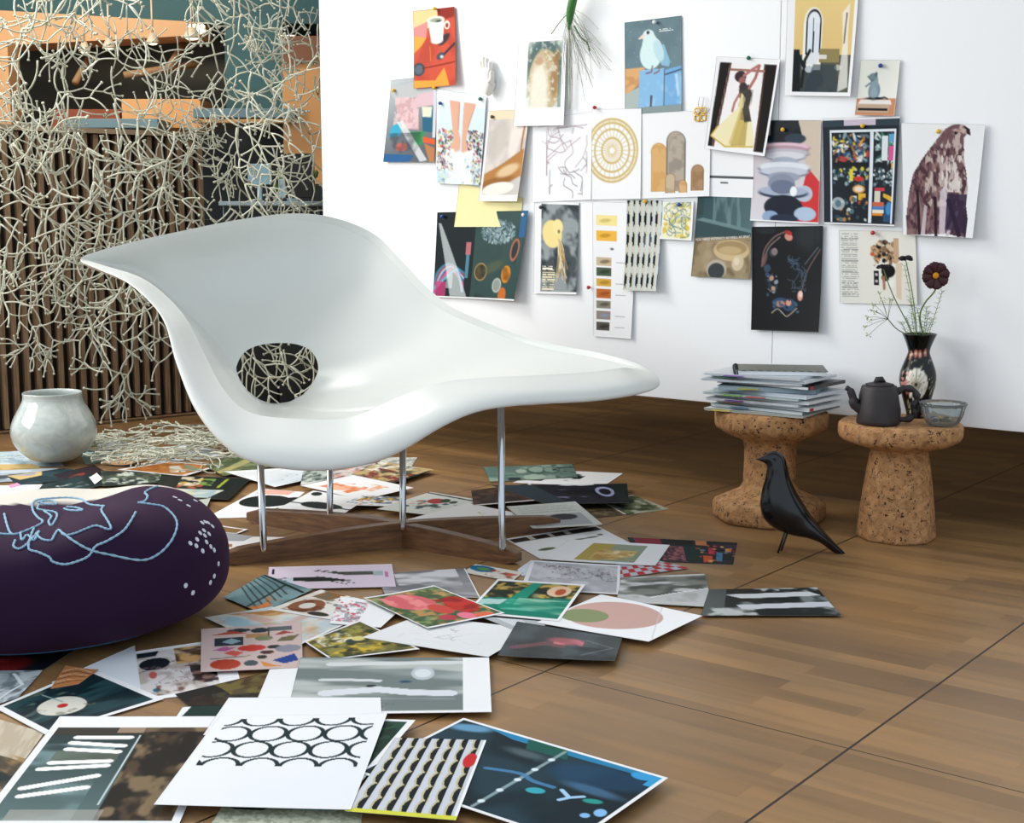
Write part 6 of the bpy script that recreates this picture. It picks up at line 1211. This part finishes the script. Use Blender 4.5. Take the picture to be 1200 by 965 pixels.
FPp([(352,771),(573,771),(576,835),(336,838)], inner(.0,.0,'a4adac', lambda c: (c.nz(2,'6c7876',.45,.9,sx=.7,sy=2), c.nz(2.5,'c8ccc8',.52,.8,sx=.6,sy=2.5), c.line([(.2,.14),(.6,.12),(.98,.10)],.035,'d4d8d8'), c.line([(.2,.25),(.6,.26)],.008,'8a9494'), c.ell(.76,.32,.07,.13,'bcc4c8'), c.ell(.76,.32,.05,.08,'d8dee2'), c.line([(.16,.44),(.34,.44),(.5,.46)],.022,'d4d8da'), c.ell(.46,.56,.03,.03,'22282e'), c.ell(.66,.48,.04,.02,'2a4a6a'), c.line([(.2,.68),(.5,.62),(.7,.68),(.92,.70)],.05,'d8dce2'), c.line([(.25,.77),(.95,.80)],.01,'8a9496'), c.rect(.15,.88,.55,.99,'8c9090'), c.nz(6,'4a5054',.58,.8,sx=2,box=(.1,.86,.6,1)), c.line([(0,.98),(.1,.98)],.02,'20262a')), .86,.965), 'wide grey misty picture of bottles and tubes with a white margin')
FPp([(268,818),(446,818),(448,862),(238,862)], None, 'blank white sheet tucked behind the circle pattern sheet', 'sheet_of_paper', cat='paper')
FPp([(430,842),(487,844.5),(425,915),(376,905)], inner(.0,.04,'173228', lambda c: (c.nz(3,'2c5040',.55,.8), c.line([(.1,.3),(.8,.1)],.012,'3f8a4c'), c.line([(0,.7),(.5,.5)],.01,'3f8a4c')), .86,1), 'dark green picture with a white edge between circle and scallop sheets')
FPp([(543,842),(783,912),(672,990),(418,905)], inner(.018,.025,'15262e', lambda c: (c.nz(3,'24404c',.52,.8), c.poly([(.12,0),(1,0),(1,.05),(.3,.07)],'2a84b0'), c.poly([(.35,.0),(.55,.0),(.6,.12),(.4,.14)],'1c5a50'), c.ell(.80,.22,.22,.15,'1f4a70',-10,.6,.3), c.ell(.84,.40,.13,.05,'5a8cb8',0,.6,.5), c.ell(.43,.20,.10,.05,'5c6c70',0,.8,.6), c.nz(9,'90a0a4',.66,.5,box=(.33,.12,.53,.28)), c.ell(.08,.08,.1,.06,'7ab4dc',-20,.8,.4), c.line([(.545,.98),(.548,.5),(.55,.03)],.009,'8aa0a4'),
   [c.ell(x,y,.015,.022,'e0ecf0') for (x,y) in ((.545,.90),(.546,.72),(.547,.54),(.548,.36),(.549,.18))], c.line([(.38,.52),(.52,.46),(.60,.50),(.70,.50)],.012,'4a84b0',.9,4), c.ell(.66,.60,.04,.04,'3aa8b8',-20), c.line([(.74,.50),(.80,.56),(.84,.50)],.010,'a8d0f0'), c.line([(.78,.62),(.80,.56)],.010,'a8d0f0'), c.ell(.89,.52,.04,.03,'2a9a90',-20), c.ell(.965,.62,.025,.05,'8ac0f0',-20), c.ell(.93,.70,.02,.03,'8ac0f0'), c.rect(.97,0,1,.15,'3aa0d8'), c.ell(.93,.05,.05,.05,'3aa0d8'))), 'large blue black x-ray like picture, nearest the camera on the right', m=M_PRINT)
FPp([(262,943),(425,950),(420,992),(232,990)], full('c6c8b4', lambda c: (c.nz(40,'9a9e88',.5,.9), c.poly([(.0,0),(.35,0),(.3,.12),(.1,.12)],'1c2c30'), c.rect(.35,0,.8,.06,'8ab8cc'))), 'pale green knitted texture picture at the bottom edge')
def p_sc2(c):
    c.sub(.0,.0,.97,.955,'cdd1da'); t = c.u*7.2; f_ = t-np.floor(t)
    yy = c.v*5.6+.25+.5*(np.floor(t) % 2)*0; fy = yy-np.floor(yy); w = np.sqrt(np.clip(1-(2*fy-1)**2, 0, 1))
    c.mix((f_ > .42).astype(float), 'c6bd9a'); c.mix(((f_ > .42) & (f_ < .42+.26*(1-w))).astype(float), 'cdd1da')
    c.mix((f_ > 1-.44*w).astype(float), '0c161a'); c.mix((f_ < .10*(1-w)).astype(float), 'c6bd9a')
    c.ell(.94,.30,.07,.10,'c8282c')
FPp([(463,865),(570,868),(534,962),(404,951)], lambda c: (c.rect(0,.955,1,1,'d8d84a'), p_sc2(c)), 'retro print of black scallops in rows with a red dot and yellow edge')
def p_circ(c):
    c.sub(.05,.045,.96,.60)
    for r in range(4):
        yy = .0+.333*r; x0 = (.0, .07, .0, .07)[r] + .03*r
        for k in range(-1, 6):
            x = x0+.235*k; dx = c.u-x; dy = (c.v-yy)*c.asp
            d = np.hypot(dx/.110, dy/(.158*c.asp)); th = .085+.045*np.clip(np.abs(dx/.110), 0, 1)**2
            c.mix((1-sstep(th*.85, th*1.15, abs(d-1)))*((c.u > .02) & (c.u < .98)), '122a2e')
FPp([(258,840),(454,837),(411,949.5),(180,943.5)], lambda c: (c.grad('f3f4f7','eeeff3',60,1), p_circ(c)), 'white sheet printed with a dark green lattice of linked circles')
# levels: a sheet lies on whatever it overlaps
def sat(a, b):
    for P_, Q_ in ((a, b), (b, a)):
        for i in range(len(P_)):
            ex = P_[(i+1) % 4][0]-P_[i][0]; ey = P_[(i+1) % 4][1]-P_[i][1]; nx, ny = -ey, ex
            pa = [x*nx+y*ny for x, y in P_]; pb = [x*nx+y*ny for x, y in Q_]
            if max(pa) < min(pb) or max(pb) < min(pa): return False
    return True
levs = []
for i, (q, paint, label, name, m, bg_, curl, cat) in enumerate(FP_):
    l_ = 0
    for j in range(i):
        if sat(q, FP_[j][0]): l_ = max(l_, levs[j]+1)
    levs.append(l_)
print('levels', max(levs), len(FP_))
for i, (q, paint, label, name, m, bg_, curl, cat) in enumerate(FP_):
    z = .0011+levs[i]*.0011; qq = [PF(x, y, z) for x, y in q]; ph = i*1.3
    top = not any(levs[j] > levs[i] and sat(q, FP_[j][0]) for j in range(i+1, len(FP_)))
    am = .0028 if top else .0
    def lift(U, V, ph=ph, am=am, curl=curl):
        k = .00025*(1+np.sin(U*4+ph)*np.cos(V*3+ph*2)) + am*.65*(np.abs(2*U-1)**4*(.5+.5*np.sin(ph+V*3)))+curl*np.abs(2*V-1)**2
        return k[..., None]*np.array([0, 0, 1.0])
    sheet(name, qq, paint, label, GF, lift, m, cat, 1.0, bg_)
# ------------------------------------------------------------------ light
w = bpy.data.worlds.new('world'); bpy.context.scene.world = w; w.use_nodes = True
bg = w.node_tree.nodes['Background']; bg.inputs[0].default_value = (.80, .90, 1.0, 1); bg.inputs[1].default_value = .92
def area(name, loc, target, size, sy, power, col=(1, 1, 1)):
    la = bpy.data.lights.new(name, 'AREA'); la.shape = 'RECTANGLE'; la.size = size; la.size_y = sy; la.energy = power; la.color = col
    o = bpy.data.objects.new(name, la); C.objects.link(o); o.location = loc; o.rotation_euler = (Vector(target)-Vector(loc)).to_track_quat('-Z', 'Y').to_euler(); return o
area('window_daylight', (-4.2, 3.4, 2.0), (0, 3.5, .4), 2.4, 1.6, 88, (1, .985, .95))
area('skylight_daylight', (-2.0, 4.4, 2.7), (-.75, 3.2, 0), 1.1, .9, 75, (1, .98, .94))
area('far_room_fill', (-2.6, 7.4, 2.7), (-2.4, 8.6, .9), 1.6, .6, 42, (1, .93, .8))  # added area fill that brightens the far room, apart from the spot lamps
sc = bpy.context.scene
sc.view_settings.view_transform = 'Standard'; sc.view_settings.look = 'None'; sc.view_settings.gamma = 1; sc.view_settings.exposure = 0.14
sc.view_settings.use_curve_mapping = False
